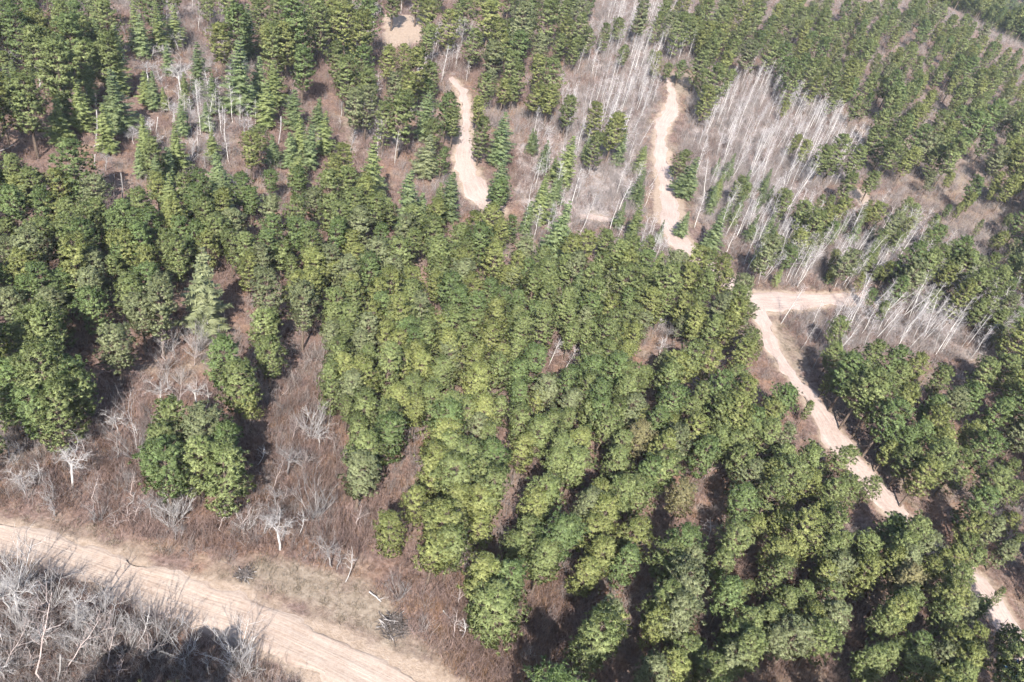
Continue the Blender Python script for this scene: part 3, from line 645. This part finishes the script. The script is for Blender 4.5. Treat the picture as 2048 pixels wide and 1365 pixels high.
TREES = []                                    # (kind, base xyz, height, crown width, apparent width, tone, zone)
rt = np.random.default_rng(5)
for (ox, oy), s in TILES.items():
    for e in s.split():
        kind = 'pine'
        if e[-1] in 'sg': kind = 'spruce' if e[-1] == 's' else 'pale_spruce'; e = e[:-1]
        brown = e[-1] == 'b'; e = e.rstrip('b'); tx, ty, w = map(float, e.split(','))
        px, py, pw = ox + tx / 4, oy + ty / 4, w / 4
        h = 12.0
        for _ in range(3):
            p = hit(px, py, h * 0.97); depth = (p - CAM) @ FWD; cw = pw * depth / F
            h = float(np.clip(cw * (2.8 if kind == 'pine' else 3.3), 5.5, 17.0))
        h *= rt.uniform(0.86, 1.12)
        p = hit(px, py, h * 0.97); p[2] = float(ground(p[0], p[1]))
        if kind == 'pine':
            wl = [0.14, 0.36, 0.40, 0.10] if px < 620 else [0.30, 0.44, 0.14, 0.12]
            if py < 340 and px > 1150: wl = [0.28, 0.50, 0.14, 0.08]
            tone = 'thin brownish' if brown else rt.choice(list(NEEDLE)[:4], p=wl)
        else: tone = 'pale grey-green' if kind == 'pale_spruce' else rt.choice(['blue-green', 'fresh green'], p=[0.62, 0.38])
        TREES.append(['pine' if kind == 'pine' else 'spruce', p, h, cw * rt.uniform(1.08, 1.3), pw, str(tone), zone(px, py)])

def young(n, poly, kind, wpx):
    xs = [q[0] for q in poly]; ys = [q[1] for q in poly]; k = 0
    while k < n:
        x = rt.uniform(min(xs), max(xs)); y = rt.uniform(min(ys), max(ys))
        if not inside(poly, x, y): continue
        pw = rt.uniform(*wpx); p = hit(x, y, 6.0); cw = pw * ((p - CAM) @ FWD) / F; h = cw * (3.2 if kind == 'spruce' else 2.6); p = hit(x, y, h * 0.97); k += 1
        if road_gap(p[0], p[1]) < 1.5: continue
        p[2] = float(ground(p[0], p[1])); tone = rt.choice(['blue-green', 'fresh green'] if kind == 'spruce' else ['yellow-green', 'mid-green'])
        TREES.append([kind, p, h, cw, pw, str(tone), zone(x, y)])
young(34, [(1380, 300), (1560, 290), (1640, 400), (1800, 440), (1850, 520), (1500, 540), (1420, 430)], 'spruce', (13, 23))
young(26, [(1480, 360), (1640, 380), (1860, 440), (1860, 540), (1560, 560)], 'pine', (18, 29))
young(14, [(1050, 240), (1300, 250), (1290, 440), (1050, 430)], 'spruce', (16, 28))
young(7, [(1560, 190), (1700, 200), (1850, 330), (1900, 470), (1700, 430), (1640, 300)], 'pine', (18, 28))
young(7, [(-10, 10), (220, 10), (200, 200), (-10, 240)], 'pine', (40, 56))
young(5, [(-10, 10), (230, 0), (210, 160), (-10, 200)], 'spruce', (30, 42))
young(5, [(520, 0), (700, 0), (760, 20), (640, 60), (540, 80)], 'pine', (38, 50))
young(4, [(240, 60), (480, 60), (490, 320), (330, 330)], 'spruce', (18, 28))
OPEN = [hit(*q) for q in ((1560, 730), (1600, 778), (1630, 815), (1655, 845), (1668, 872), (1722, 932), (1735, 945), (1762, 1000), (1778, 1015), (1965, 1185), (1990, 1215), (2012, 1245), (1340, 420), (1352, 470), (1372, 500), (800, 55), (825, 60), (785, 60))]
def in_the_way(p, h, cw):
    for g in OPEN:
        for d in (CAM - g, -SUN):                          # towards the camera, towards the sun
            d = d / np.linalg.norm(d)
            for f in (0.3, 0.5, 0.7, 0.9):
                c = np.array([p[0], p[1], p[2] + h * f]) - g; t = c @ d
                if t > 0 and np.linalg.norm(c - d * t) < cw * (0.46 if f < 0.8 else 0.3): return True
    return False
TREES = [t for t in TREES if not in_the_way(t[1], t[2], t[3])]
# pines beyond those that can be told apart: the far hillside, the crest, the slope behind it, and round the frame
FILL = []
def fill(n, poly, gapm, hr=(8, 13), avoid=2.0):
    k = 0
    xs = [q[0] for q in poly]; ys = [q[1] for q in poly]
    pts = [t[1][:2] for t in TREES] + [f[0][:2] for f in FILL]
    near = np.array(pts)
    for _ in range(n * 14):
        if k >= n: break
        x = rt.uniform(min(xs), max(xs)); y = rt.uniform(min(ys), max(ys))
        if not inside(poly, x, y): continue
        h = rt.uniform(*hr); p = hit(x, y, h * 0.95)
        if p[1] < 5 or np.min(np.linalg.norm(near - p[:2], axis=1)) < gapm: continue
        if road_gap(p[0], p[1]) < avoid: continue
        p[2] = float(ground(p[0], p[1])); FILL.append((p, h, h / 2.55 * rt.uniform(0.85, 1.12))); near = np.vstack([near, p[:2]]); k += 1
fill(175, [(1560, -20), (1870, -12), (2060, 100), (2060, 180), (1950, 130), (1800, 180), (1700, 160), (1560, 90)], 4.0)
fill(30, [(1540, 80), (1700, 140), (1800, 170), (1960, 120), (2060, 170), (2060, 240), (1880, 230), (1700, 200), (1560, 120)], 4.2)
fill(14, [(1650, 130), (2060, 150), (2060, 330), (1850, 260), (1700, 200)], 6.0)
fill(34, [(1340, -30), (1560, -30), (1560, 90), (1440, 80), (1340, 20)], 4.2)
fill(60, [(-80, -60), (1200, -60), (1200, -6), (-80, -6)], 4.5)
fill(70, [(2052, 250), (2200, 250), (2200, 1400), (2070, 1400), (2052, 700)], 4.0, (10, 14))
fill(30, [(-90, 0), (-8, 0), (-8, 800), (-90, 800)], 4.5, (11, 15))
fill(22, [(1100, 1372), (2000, 1372), (2000, 1440), (1100, 1440)], 4.0, (12, 15))
for bx, by, h in ((150, 1412, 13), (245, 1405, 13), (60, 1420, 12), (330, 1415, 12)):          # pines just outside the frame that shade the brush below the road
    p = hit(bx, by, h); p[2] = float(ground(p[0], p[1])); FILL.append((p, h, 4.6))
# far slope behind the crest
kf = 0
while kf < 3200:
    s = rt.uniform(3, 900); l = rt.uniform(-500, 700)
    q = _A[:2] + _nrm * s + _dir * l; p = np.array([q[0], q[1], float(ground(*q))]); xx, yy, dd = project(p + np.array([0, 0, 12]))
    if dd < 10 or not (1780 < xx < 2250 and -160 < yy < 140): continue
    FILL.append((p, rt.uniform(10, 15), rt.uniform(3.8, 5.6))); kf += 1

def thing(name, p, scale, rz, label, cat, group, parts, lean=None):
    e = link(name, None); e.empty_display_size = 0.5
    e.location = p; e.rotation_euler = (0, 0, rz)
    if lean is not None: e.rotation_mode = 'QUATERNION'; e.rotation_quaternion = lean
    e.scale = scale
    for nm, me in parts: link(nm, me, e)
    return tag(e, label, cat, group)

def size_word(h, lo, hi): return 'short' if h < lo else ('tall' if h > hi else 'middling')
pines = sorted([t for t in TREES if t[0] == 'pine'], key=lambda t: -t[4])
near_p, rest_p = pines[:298], pines[298:]
for i, (k, p, h, cw, pw, tone, zn) in enumerate(near_p):
    v = int(rt.integers(len(PINE))); sw = size_word(h, 9.5, 13.0); cwd = 'broad ' if cw / h > 0.445 else ('slim ' if cw / h < 0.405 else ''); lab = ' '.join(f'{sw} {cwd}{tone} pine {beside(p, p)} {zn}'.split()[:16])
    thing('pine_tree', p, (cw / 4.2, cw / 4.2, h / 14), rt.uniform(0, 6.28), lab, 'pine', lab.replace(' pine ', ' pines ', 1), [('trunk', PINE[v][0]), ('crown', PINE[v][1][tone])])
for k, p, h, cw, pw, tone, zn in [t for t in TREES if t[0] == 'spruce']:
    v = int(rt.integers(len(SPRUCE))); w = size_word(h, 10.0, 13.5)
    lab = f'{w} {tone} spruce {beside(p, p)} {zn}'
    thing('spruce_tree', p, (cw / 3.0, cw / 3.0, h / 14), rt.uniform(0, 6.28), lab, 'spruce', lab.replace(' spruce ', ' spruces ', 1), [('trunk', SPRUCE[v][0]), ('crown', SPRUCE[v][1][tone])])

# ------------------------------------------------------------------ stuff: points carrying prototypes
def stuff(name, label, pts, protos):
    """pts: (x, y, z, sxy, sz, rot, which); one object whose points carry the prototype meshes"""
    pts = np.asarray(pts, np.float32)
    coll = bpy.data.collections.new(name + '_kinds')
    for i, meshes in enumerate(protos):
        bm_objs = meshes if isinstance(meshes, (list, tuple)) else [meshes]
        o = bpy.data.objects.new(f'{name}_kind_{i:02d}', bm_objs[0]); coll.objects.link(o)
    me = bpy.data.meshes.new(name); me.vertices.add(len(pts)); me.vertices.foreach_set('co', pts[:, :3].copy().ravel())
    for an, col in (('scl', np.column_stack([pts[:, 3], pts[:, 3], pts[:, 4]])), ('rot', np.column_stack([np.zeros(len(pts)), np.zeros(len(pts)), pts[:, 5]]))):
        a = me.attributes.new(an, 'FLOAT_VECTOR', 'POINT'); a.data.foreach_set('vector', col.astype(np.float32).ravel())
    a = me.attributes.new('which', 'INT', 'POINT'); a.data.foreach_set('value', pts[:, 6].astype(np.int32))
    o = link(name, me)
    g = bpy.data.node_groups.new(name, 'GeometryNodeTree')
    g.interface.new_socket('Geometry', in_out='INPUT', socket_type='NodeSocketGeometry'); g.interface.new_socket('Geometry', in_out='OUTPUT', socket_type='NodeSocketGeometry')
    N = g.nodes; L = g.links
    gi = N.new('NodeGroupInput'); go = N.new('NodeGroupOutput'); ci = N.new('GeometryNodeCollectionInfo'); ci.inputs[0].default_value = coll
    ci.inputs['Separate Children'].default_value = True; ci.inputs['Reset Children'].default_value = True
    ip = N.new('GeometryNodeInstanceOnPoints'); ip.inputs['Pick Instance'].default_value = True
    def at(nm, ty):
        k = N.new('GeometryNodeInputNamedAttribute'); k.data_type = ty; k.inputs[0].default_value = nm; return k.outputs[0]
    L.new(gi.outputs[0], ip.inputs['Points']); L.new(ci.outputs[0], ip.inputs['Instance']); L.new(at('which', 'INT'), ip.inputs['Instance Index'])
    L.new(at('rot', 'FLOAT_VECTOR'), ip.inputs['Rotation']); L.new(at('scl', 'FLOAT_VECTOR'), ip.inputs['Scale']); L.new(ip.outputs[0], go.inputs[0])
    md = o.modifiers.new('scatter', 'NODES'); md.node_group = g
    return tag(o, label, kind='stuff')

tones = list(NEEDLE)
def merged(trunk, crown, nm):
    """trunk and crown as one mesh with two materials, for the far wood"""
    def arr(me):
        v = np.empty(len(me.vertices) * 3, np.float32); me.vertices.foreach_get('co', v); t = np.empty(len(me.loops), np.int32); me.loops.foreach_get('vertex_index', t); return v.reshape(-1, 3), t.reshape(-1, 3)
    v1, t1 = arr(trunk); v2, t2 = arr(crown)
    def vals(me):
        o = np.ones(len(me.vertices), np.float32)
        if 'tuft' in me.attributes: me.attributes['tuft'].data.foreach_get('value', o)
        return o
    def nrm(me):
        a = np.empty(len(me.loops) * 3, np.float32); me.corner_normals.foreach_get('vector', a); idx = np.empty(len(me.loops), np.int32); me.loops.foreach_get('vertex_index', idx)
        o = np.zeros((len(me.vertices), 3), np.float32); o[idx] = a.reshape(-1, 3); return o
    me = tri_mesh(nm, np.vstack([v1, v2]), np.vstack([t1, t2 + len(v1)]), trunk.materials[0], normals=np.vstack([nrm(trunk), nrm(crown)]), tuft=np.r_[np.ones(len(v1)), vals(crown)]); me.materials.append(crown.materials[0])
    me.polygons.foreach_set('material_index', np.r_[np.zeros(len(t1), np.int32), np.ones(len(t2), np.int32)]); return me
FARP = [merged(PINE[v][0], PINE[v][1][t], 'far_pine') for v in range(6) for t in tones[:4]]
def pw_which(px, r):
    t = r.choice(4, p=[0.24, 0.48, 0.18, 0.10]); return int(r.integers(6)) * 4 + int(t)
rows = []
for k, p, h, cw, pw, tone, zn in rest_p: rows.append((*p, cw / 4.2, h / 14, rt.uniform(0, 6.28), int(rt.integers(6)) * 4 + tones.index(tone) % 4))
for p, h, cw in FILL: rows.append((*p, cw / 4.2, h / 14, rt.uniform(0, 6.28), pw_which(0, rt)))
stuff('pine_wood', 'far pine wood covering the hillside and filling between nearer pines', rows, FARP)

# ------------------------------------------------------------------ bare trees
def lean_to(p, top, h0):
    """turn and stretch a tree of height h0 so that its axis runs from p to the seen top"""
    d = ray(*top); hv = np.array([p[0], p[1], 0.0]); hv /= np.linalg.norm(hv)
    t = ((p - CAM) @ hv) / (d @ hv); q = CAM + d * t; ax = q - p
    L = np.linalg.norm(ax); up = Vector((0, 0, 1)); a = Vector(ax / L)
    ang = up.angle(a)
    if ang > math.radians(24): a = up.slerp(a, math.radians(24) / ang)
    return up.rotation_difference(a), L
def lean_word(q):
    a = math.degrees(2 * math.acos(min(1, abs(q.w)))); return 'leaning ' if a > 9 else ('upright ' if a < 3.5 else '')
BW = {'spread': ('bare_tree', 'bare tree', 8.0), 'fan': ('bare_bush', 'bare bush', 5.0), 'thin': ('bare_sapling', 'sapling', 7.0), 'snag': ('dead_snag', 'snag', 6.0), 'aspen': ('bare_aspen', 'aspen', 12.0)}
BL = {'spread': 'crooked tree', 'fan': 'leafless bush', 'thin': 'leafless sapling', 'snag': 'broken dead trunk'}
def bare_zone(x, y):
    if y > 1195 and x < 570: return 'below the wide road'
    if y > 960 and x < 600: return 'just above the wide road'
    if y > 960 and x < 1000: return 'between wide road and pines'
    if y > 900: return 'among the lower pines'
    if x < 700 and y > 560: return 'in the brushy clearing'
    if x < 520 and y < 420: return 'on the spruce slope'
    if y < 500 and x < 1030: return 'by the narrow track'
    if y < 560: return 'between narrow and climbing tracks'
    return 'in a stand gap'
big_aspens = []
rw = np.random.default_rng(77)
_extra = []
def more(n, poly, kinds, hpx):
    k = 0; xs = [q[0] for q in poly]; ys = [q[1] for q in poly]
    while k < n:
        x = rw.uniform(min(xs), max(xs)); y = rw.uniform(min(ys), max(ys))
        if not inside(poly, x, y): continue
        p = hit(x, y)
        if road_gap(p[0], p[1]) < 0.8: continue
        hh = rw.uniform(*hpx); _extra.append(f'{x:.0f},{y:.0f},{x + rw.normal((x - 520) * hh / 1500, 4):.0f},{y - hh:.0f},{rw.choice(kinds)}'); k += 1
more(52, [(240, 40), (480, 30), (500, 330), (330, 345), (230, 280)], ['spread', 'thin', 'thin', 'aspen'], (28, 62))
more(14, [(0, 60), (230, 60), (230, 300), (0, 300)], ['spread', 'thin', 'snag'], (28, 55))
more(24, [(560, 100), (760, 100), (760, 330), (600, 330)], ['thin', 'thin', 'spread'], (22, 48))
more(38, [(0, 1150), (60, 1160), (240, 1240), (420, 1290), (560, 1365), (0, 1365)], ['thin', 'thin', 'fan', 'spread'], (34, 80))
more(46, [(0, 890), (200, 870), (270, 850), (280, 960), (300, 1020), (520, 1020), (560, 800), (640, 760), (660, 900), (680, 1010), (740, 1090), (640, 1110), (400, 1090), (120, 1040), (0, 1000)], ['thin', 'thin', 'fan', 'spread'], (24, 58))
more(12, [(300, 740), (400, 640), (430, 620), (410, 720), (330, 800)], ['thin', 'fan'], (24, 50))
more(26, [(1050, 250), (1300, 240), (1300, 450), (1050, 440)], ['thin', 'thin', 'spread'], (22, 46))
for e in BARE.split() + _extra:
    bx, by, tx, ty, k = e.split(','); bx, by, tx, ty = map(float, (bx, by, tx, ty))
    p = hit(bx, by); p[2] = float(ground(p[0], p[1])); nm, cat, h0 = BW[k]
    q, L = lean_to(p, (tx, ty), h0)
    if k == 'aspen': big_aspens.append((p, L, q, bx, by)); continue
    v = int(rt.integers(4)); me = WHITE[k][v]; s = L / h0
    sx = (s * (1.25 if by < 420 else 1.05)) if k != 'thin' else max(s, 0.9)
    if k == 'snag': sx = s * 0.8
    shade = {'thin': ('pinkish', 'grey', 'pinkish', 'white')}.get(k, ('white', 'grey', 'white', 'grey'))[v]
    zn = bare_zone(bx, by); w = 'low' if L < h0 * 0.75 else ('high' if L > h0 * 1.15 else 'mid-height')
    lb = f'{w} {shade} {lean_word(q)}{BL[k]} {beside(p)} {zn}'
    parts = [('trunk', me[0]), ('branch_stubs' if k == 'snag' else 'branches', me[1])]
    thing(nm, p, (sx, sx, s), 0, lb, cat, lb, parts, q)

AZ = ['on the grey slope', 'below the pale clearing', 'at the upper bend', 'beyond the pale clearing', 'between the two tracks', 'above the side track', 'below the side track',
      'at the narrow track head', 'above the sandy clearing', 'beside the sandy clearing', 'at the lower bend', 'in the dark gap', 'above the white dead trees', 'among the white dead trees', 'at the hillside foot', 'behind the pale clearing', 'in the brown gap']
asp = []
for zi, (poly, n) in enumerate(ASPEN_ZONES):
    W = [hit(*q)[:2] for q in poly]; xs = [q[0] for q in W]; ys = [q[1] for q in W]; k = 0
    for _ in range(n * 20):
        if k >= n: break
        x = rt.uniform(min(xs), max(xs)); y = rt.uniform(min(ys), max(ys))
        if not inside(W, x, y) or road_gap(x, y) < 1.2: continue
        x += rt.normal(0, 2.0); y += rt.normal(0, 3.0)
        if road_gap(x, y) < 1.0: continue
        p = np.array([x, y, float(ground(x, y))]); h = rt.uniform(5.0, 9.2); d = (p - CAM) @ FWD
        ax = Vector((rt.normal(0.0, 0.11), rt.normal(0, 0.11), 1)).normalized()
        asp.append((h / d, p, h, Vector((0, 0, 1)).rotation_difference(ax), zi)); k += 1
asp.sort(key=lambda t: -t[0])
for p, L, q, bx, by in big_aspens:
    v = int(rt.integers(6)); zn = bare_zone(bx, by); w = 'small' if L < 8 else ('very tall' if L > 12 else 'large'); lb = f'{w} {lean_word(q)}white leafless aspen {beside(p)} {zn}'
    thing('bare_aspen', p, (max(L / 12, 0.75),) * 2 + (L / 12,), 0, lb, 'aspen', lb, [('trunk', ASPEN[v][0]), ('branches', ASPEN[v][1])], q)
n_as = 296 - len(big_aspens)
for s_, p, h, q, zi in asp[:n_as]:
    v = int(rt.integers(6)); w = 'short' if h < 6.4 else ('tall' if h > 7.8 else 'middling'); lb = f'{w} {lean_word(q)}thin leafless aspen {beside(p)} {AZ[zi]}'
    thing('bare_aspen', p, (h / 12 * 1.05,) * 2 + (h / 12,), 0, lb, 'aspen', lb, [('trunk', ASPEN[v][0]), ('branches', ASPEN[v][1])], q)
FARA = [merged(a, c, 'far_aspen') for a, c in ASPEN]
stuff('aspen_thicket', 'grey leafless aspen thicket of thin pale stems on the slope', [(*p, h / 12 * 1.05, h / 12, rt.uniform(0, 6.28), rt.integers(6)) for s_, p, h, q, zi in asp[n_as:]], FARA)

# ------------------------------------------------------------------ brush and dry grass on the forest floor
rb = np.random.default_rng(21)
SH = []
for i, mtl in enumerate(M_BRUSH[:4]):
    for v in range(3): SH.append(make_shrub(500 + i * 7 + v, 15, (1.7, 1.5, 1.0, 2.1)[i], (1.1, 1.2, 1.2, 1.0)[i], 2, 0.016).mesh('brush', mtl, False))
for v in range(2): SH.append(make_shrub(560 + v, 34, 0.42, 0.8, 0, 0.015).mesh('grass_tuft', M_BRUSH[4], False))
n = 54000
x = rb.uniform(-140, 330, n * 3); y = rb.uniform(5, 430, n * 3)
P = np.column_stack([x, y, ground(x, y)]); d = P - CAM; dep = d @ FWD
px = W0 / 2 + F * (d @ RT) / dep; py = H0 / 2 - F * (d @ UP) / dep
keep = (px > -120) & (px < 2170) & (py > -80) & (py < 1480) & (rb.uniform(0, 1, len(x)) < np.clip(115 / dep, 0.34, 1))
P = P[keep]; dep = dep[keep]; px = px[keep]; py = py[keep]
gp = road_gap(P[:, 0], P[:, 1]); ok = gp > 0.7
stw = np.zeros(len(P), bool); snd = np.zeros(len(P), bool)
for poly, k in CLEAR_W:
    q = inside(poly, P[:, 0], P[:, 1])
    if k != 'tan': (snd if k == 'sand' else stw)[q] = True
stw |= gp < 1.9
ok &= ~snd
ns = np.sin(P[:, 0] / 9.3 + 2 * np.sin(P[:, 1] / 11)) + np.cos(P[:, 1] / 7.7 + 1.7 * np.sin(P[:, 0] / 13)) + rb.normal(0, 0.8, len(P))
kind = np.where(ns > 1.0, 1, np.where(ns > -0.15, 0, np.where(ns > -1.1, 2, 3)))
grey = (px < 420) & (py > 1130) | (px > 1120) & (py < 720)
kind = np.where(grey & (rb.uniform(0, 1, len(P)) < 0.55), 3, kind)
which = kind * 3 + rb.integers(0, 3, len(P))
which = np.where(stw & (rb.uniform(0, 1, len(P)) < 0.93), 12 + rb.integers(0, 2, len(P)), which)
scl = rb.uniform(0.55, 1.25, len(P)) * np.where((kind == 2), 0.9, 1.0)
scl = scl * np.clip(dep / 130, 1, 1.45); scl = np.where((py > 760) & (px < 1000), scl * 1.18, scl); far = (px > 1600) & (py < 520); scl = np.where(far, scl * 0.8, scl)
ok &= ~(stw & (which < 12) & (gp < 1.9))
rows = np.column_stack([P[:, 0], P[:, 1], P[:, 2], scl, scl * rb.uniform(0.75, 1.2, len(P)), rb.uniform(0, 6.28, len(P)), which])[ok]
rows = rows[:n]
def thicket(n, poly, kinds, sc):
    W = [hit(*q)[:2] for q in poly]; xs = [q[0] for q in W]; ys = [q[1] for q in W]
    x = rb.uniform(min(xs), max(xs), n * 4); y = rb.uniform(min(ys), max(ys), n * 4)
    k = inside(W, x, y); x = x[k][:n]; y = y[k][:n]; x = x + rb.normal(0, 3.0, len(x)); y = y + rb.normal(0, 4.5, len(y)); k = road_gap(x, y) > 0.5; x = x[k]; y = y[k]; m = len(x)
    w = np.array(kinds)[rb.integers(0, len(kinds), m)] * 3 + rb.integers(0, 3, m); q = rb.uniform(*sc, m)
    o = np.column_stack([x, y, ground(x, y), q, q * rb.uniform(0.8, 1.15, m), rb.uniform(0, 6.28, m), w]); k = np.ones(m, bool)
    for cp, ck in CLEAR_W:
        if ck != 'tan': k &= ~inside(cp, x, y)
    return o[k]
rows = np.vstack([rows,
    thicket(1300, [(-60, 1110), (60, 1160), (240, 1235), (430, 1290), (640, 1400), (600, 1450), (-60, 1450)], (3, 0, 1, 1), (0.6, 1.4)),
    thicket(1500, [(-60, 880), (200, 860), (290, 850), (300, 1010), (480, 1020), (560, 780), (650, 700), (670, 900), (700, 1010), (760, 1090), (640, 1105), (330, 1080), (-60, 985)], (0, 1, 1, 2, 3), (0.5, 1.35)),
    thicket(900, [(860, 1230), (1080, 1150), (1130, 1365), (920, 1390)], (0, 1, 2, 2), (0.8, 1.4)),
    thicket(900, [(1290, 1330), (1480, 1000), (1760, 1310), (1500, 1390)], (1, 2, 0), (0.8, 1.3))]
    + [thicket(int(n * 6), poly, (3, 3, 0, 1), (0.7, 1.4)) for poly, n in ASPEN_ZONES])
br = rows[rows[:, 6] < 12]; gr = rows[rows[:, 6] >= 12].copy(); gr[:, 6] -= 12
stuff('bare_brush', 'leafless mauve, brown and rust brush covering the forest floor', br, SH[:12])
stuff('dry_grass', 'short straw-coloured dry grass along the roads and clearings', gr, SH[12:])

# ------------------------------------------------------------------ slash piles, fallen logs, parked car
def pile(px, py, w, label):
    p = hit(px, py); p[2] = float(ground(p[0], p[1])); r = np.random.default_rng(int(px))
    e = link('brush_pile', None); e.location = p; tag(e, label, 'brush pile')
    t = Tubes(); t2 = Tubes()
    for i in range(150):
        a = r.uniform(0, 6.28); rr = w * math.sqrt(r.uniform(0, 1)); z = max(0.05, 0.45 * w * (1 - (rr / w) ** 2)) * r.uniform(0.3, 1)
        c = np.array([rr * math.cos(a), rr * math.sin(a), z]); b = r.uniform(0, 6.28); L = r.uniform(0.3, 0.95)
        d = np.array([math.cos(b), math.sin(b), r.normal(0, 0.25)]) * L
        (t if i > 8 else t2).add([c - d, c + d * 0.2 + r.normal(0, 0.05, 3), c + d], (0.045, 0.035, 0.015) if i > 8 else (0.05, 0.05, 0.03), 4)
    link('branches', t.mesh('branches', M_PILE), e); link('pale_sticks', t2.mesh('pale_sticks', M_GREYW), e)
pile(788, 1254, 1.5, 'large dark heap of cut branches on the dry grass verge')
pile(490, 1150, 0.55, 'small dark heap of branches at the edge of the wide dirt road')
def log(ax, ay, bx, by, rad, label):
    a = hit(ax, ay); b = hit(bx, by); r = np.random.default_rng(int(ax)); t = Tubes(); t2 = Tubes()
    pts = [a + (b - a) * u for u in np.linspace(0, 1, 6)]; c = pts[0].copy()
    for q in pts: q[2] = float(ground(q[0], q[1])) + rad + 0.12 + r.uniform(0, 0.15)
    t.add([q - c for q in pts], np.linspace(rad, rad * 0.5, 6), 6, True)
    for i in range(7):
        q = pts[int(r.integers(1, 6))] - c; t2.add([q, q + np.array([r.normal(0, 0.5), r.normal(0, 0.5), r.uniform(0.2, 0.8)])], (0.03, 0.012))
    e = link('fallen_log', None); e.location = c; tag(e, label, 'log')
    link('trunk', t.mesh('trunk', M_WHITE), e); link('branch_stubs', t2.mesh('branch_stubs', M_GREYW), e)
log(0, 306, 28, 294, 0.12, 'fallen pale trunk at the edge of the spruce slope')
log(188, 296, 240, 278, 0.11, 'bent pale fallen trunk below two pole snags')
log(738, 1187, 762, 1206, 0.08, 'loose cut pole lying on the dry grass near the dark branch heap')
log(1948, 705, 1972, 716, 0.10, 'white fallen trunk beside the aspen thicket')
log(885, 1225, 900, 1240, 0.08, 'thin fallen trunk in brush near the wide dirt road')
log(215, 838, 250, 842, 0.07, 'thin pale fallen stem in the brushy clearing')

def car(px, py, rz):
    p = hit(px, py); p[2] = float(ground(p[0], p[1])) + 0.02
    e = link('parked_car', None); e.location = p; e.rotation_euler = (0, 0, rz); tag(e, 'blue car parked under the pines beside the straight track', 'car')
    def solid(nm, prof, w, material, parent, inset=0.0):
        V = []; n = len(prof)
        for s in (-1, 1):
            for x, z in prof: V.append((x, s * (w - inset * max(0, z - 0.95)), z))
        T = [(i, (i + 1) % n, n + (i + 1) % n, n + i) for i in range(n)]
        me = bpy.data.meshes.new(nm); me.from_pydata(V, [], T + [tuple(range(n - 1, -1, -1)), tuple(range(n, 2 * n))]); me.materials.append(material); return link(nm, me, parent)
    blue = mat('blue_paint', [(0.3, (0.025, 0.055, 0.12)), (0.7, (0.03, 0.07, 0.15))], 1, 2, 0.3, spec=0.5)
    glass = mat('car_glass', [(0.3, (0.02, 0.025, 0.03)), (0.7, (0.04, 0.045, 0.05))], 1, 2, 0.08, spec=0.6)
    rubber = mat('tyre_rubber', [(0.3, (0.02, 0.02, 0.02)), (0.7, (0.035, 0.035, 0.035))], 5, 2, 0.9)
    steel = mat('wheel_rim', [(0.3, (0.35, 0.35, 0.36)), (0.7, (0.5, 0.5, 0.5))], 5, 2, 0.35)
    lamp = mat('lamp_glass', [(0.3, (0.6, 0.6, 0.58)), (0.7, (0.8, 0.8, 0.78))], 5, 2, 0.15)
    b = solid('body', [(-2.15, 0.35), (2.1, 0.35), (2.2, 0.62), (2.05, 0.86), (1.0, 0.97), (-1.9, 1.0), (-2.2, 0.85)], 0.88, blue, e)
    solid('cabin', [(-1.75, 1.0), (1.0, 0.965), (0.3, 1.42), (-1.35, 1.45)], 0.82, glass, e, 0.35)
    solid('roof', [(-1.4, 1.44), (0.34, 1.41), (0.2, 1.49), (-1.25, 1.51)], 0.70, blue, e)
    for x in (-1.35, 1.35):
        for s in (-1, 1):
            w = Tubes(); w.add([(x, s * 0.72, 0.33), (x, s * 0.92, 0.33)], (0.33, 0.33), 14, True); wo = link('wheel', w.mesh('tyre', rubber), e)
            q = Tubes(); q.add([(x, s * 0.88, 0.33), (x, s * 0.935, 0.33)], (0.2, 0.2), 10, True); link('rim', q.mesh('rim', steel), wo)
    for s in (-1, 1): solid('headlight', [(2.08, 0.62), (2.2, 0.62), (2.19, 0.76), (2.1, 0.78)], 0.13, lamp, e).location.y = s * 0.66
car(2036, 1358, math.radians(-50))

# ------------------------------------------------------------------ air
def haze():
    V = [(x, y, z) for z in (-95, 135) for y in (-320, 1500) for x in (-900, 1400)]
    me = bpy.data.meshes.new('haze'); me.from_pydata(V, [], [(0, 2, 3, 1), (4, 5, 7, 6), (0, 1, 5, 4), (2, 6, 7, 3), (0, 4, 6, 2), (1, 3, 7, 5)])
    m = bpy.data.materials.new('thin_haze'); m.use_nodes = True; n = m.node_tree.nodes; n.remove(n['Principled BSDF'])
    v = n.new('ShaderNodeVolumePrincipled'); v.inputs['Color'].default_value = (0.80, 0.88, 1.0, 1); v.inputs['Density'].default_value = 0.00007; v.inputs['Anisotropy'].default_value = 0.0
    m.node_tree.links.new(v.outputs[0], n['Material Output'].inputs['Volume']); me.materials.append(m)
    tag(link('haze', me), 'thin bluish haze in the air over the forest', kind='stuff')
haze()
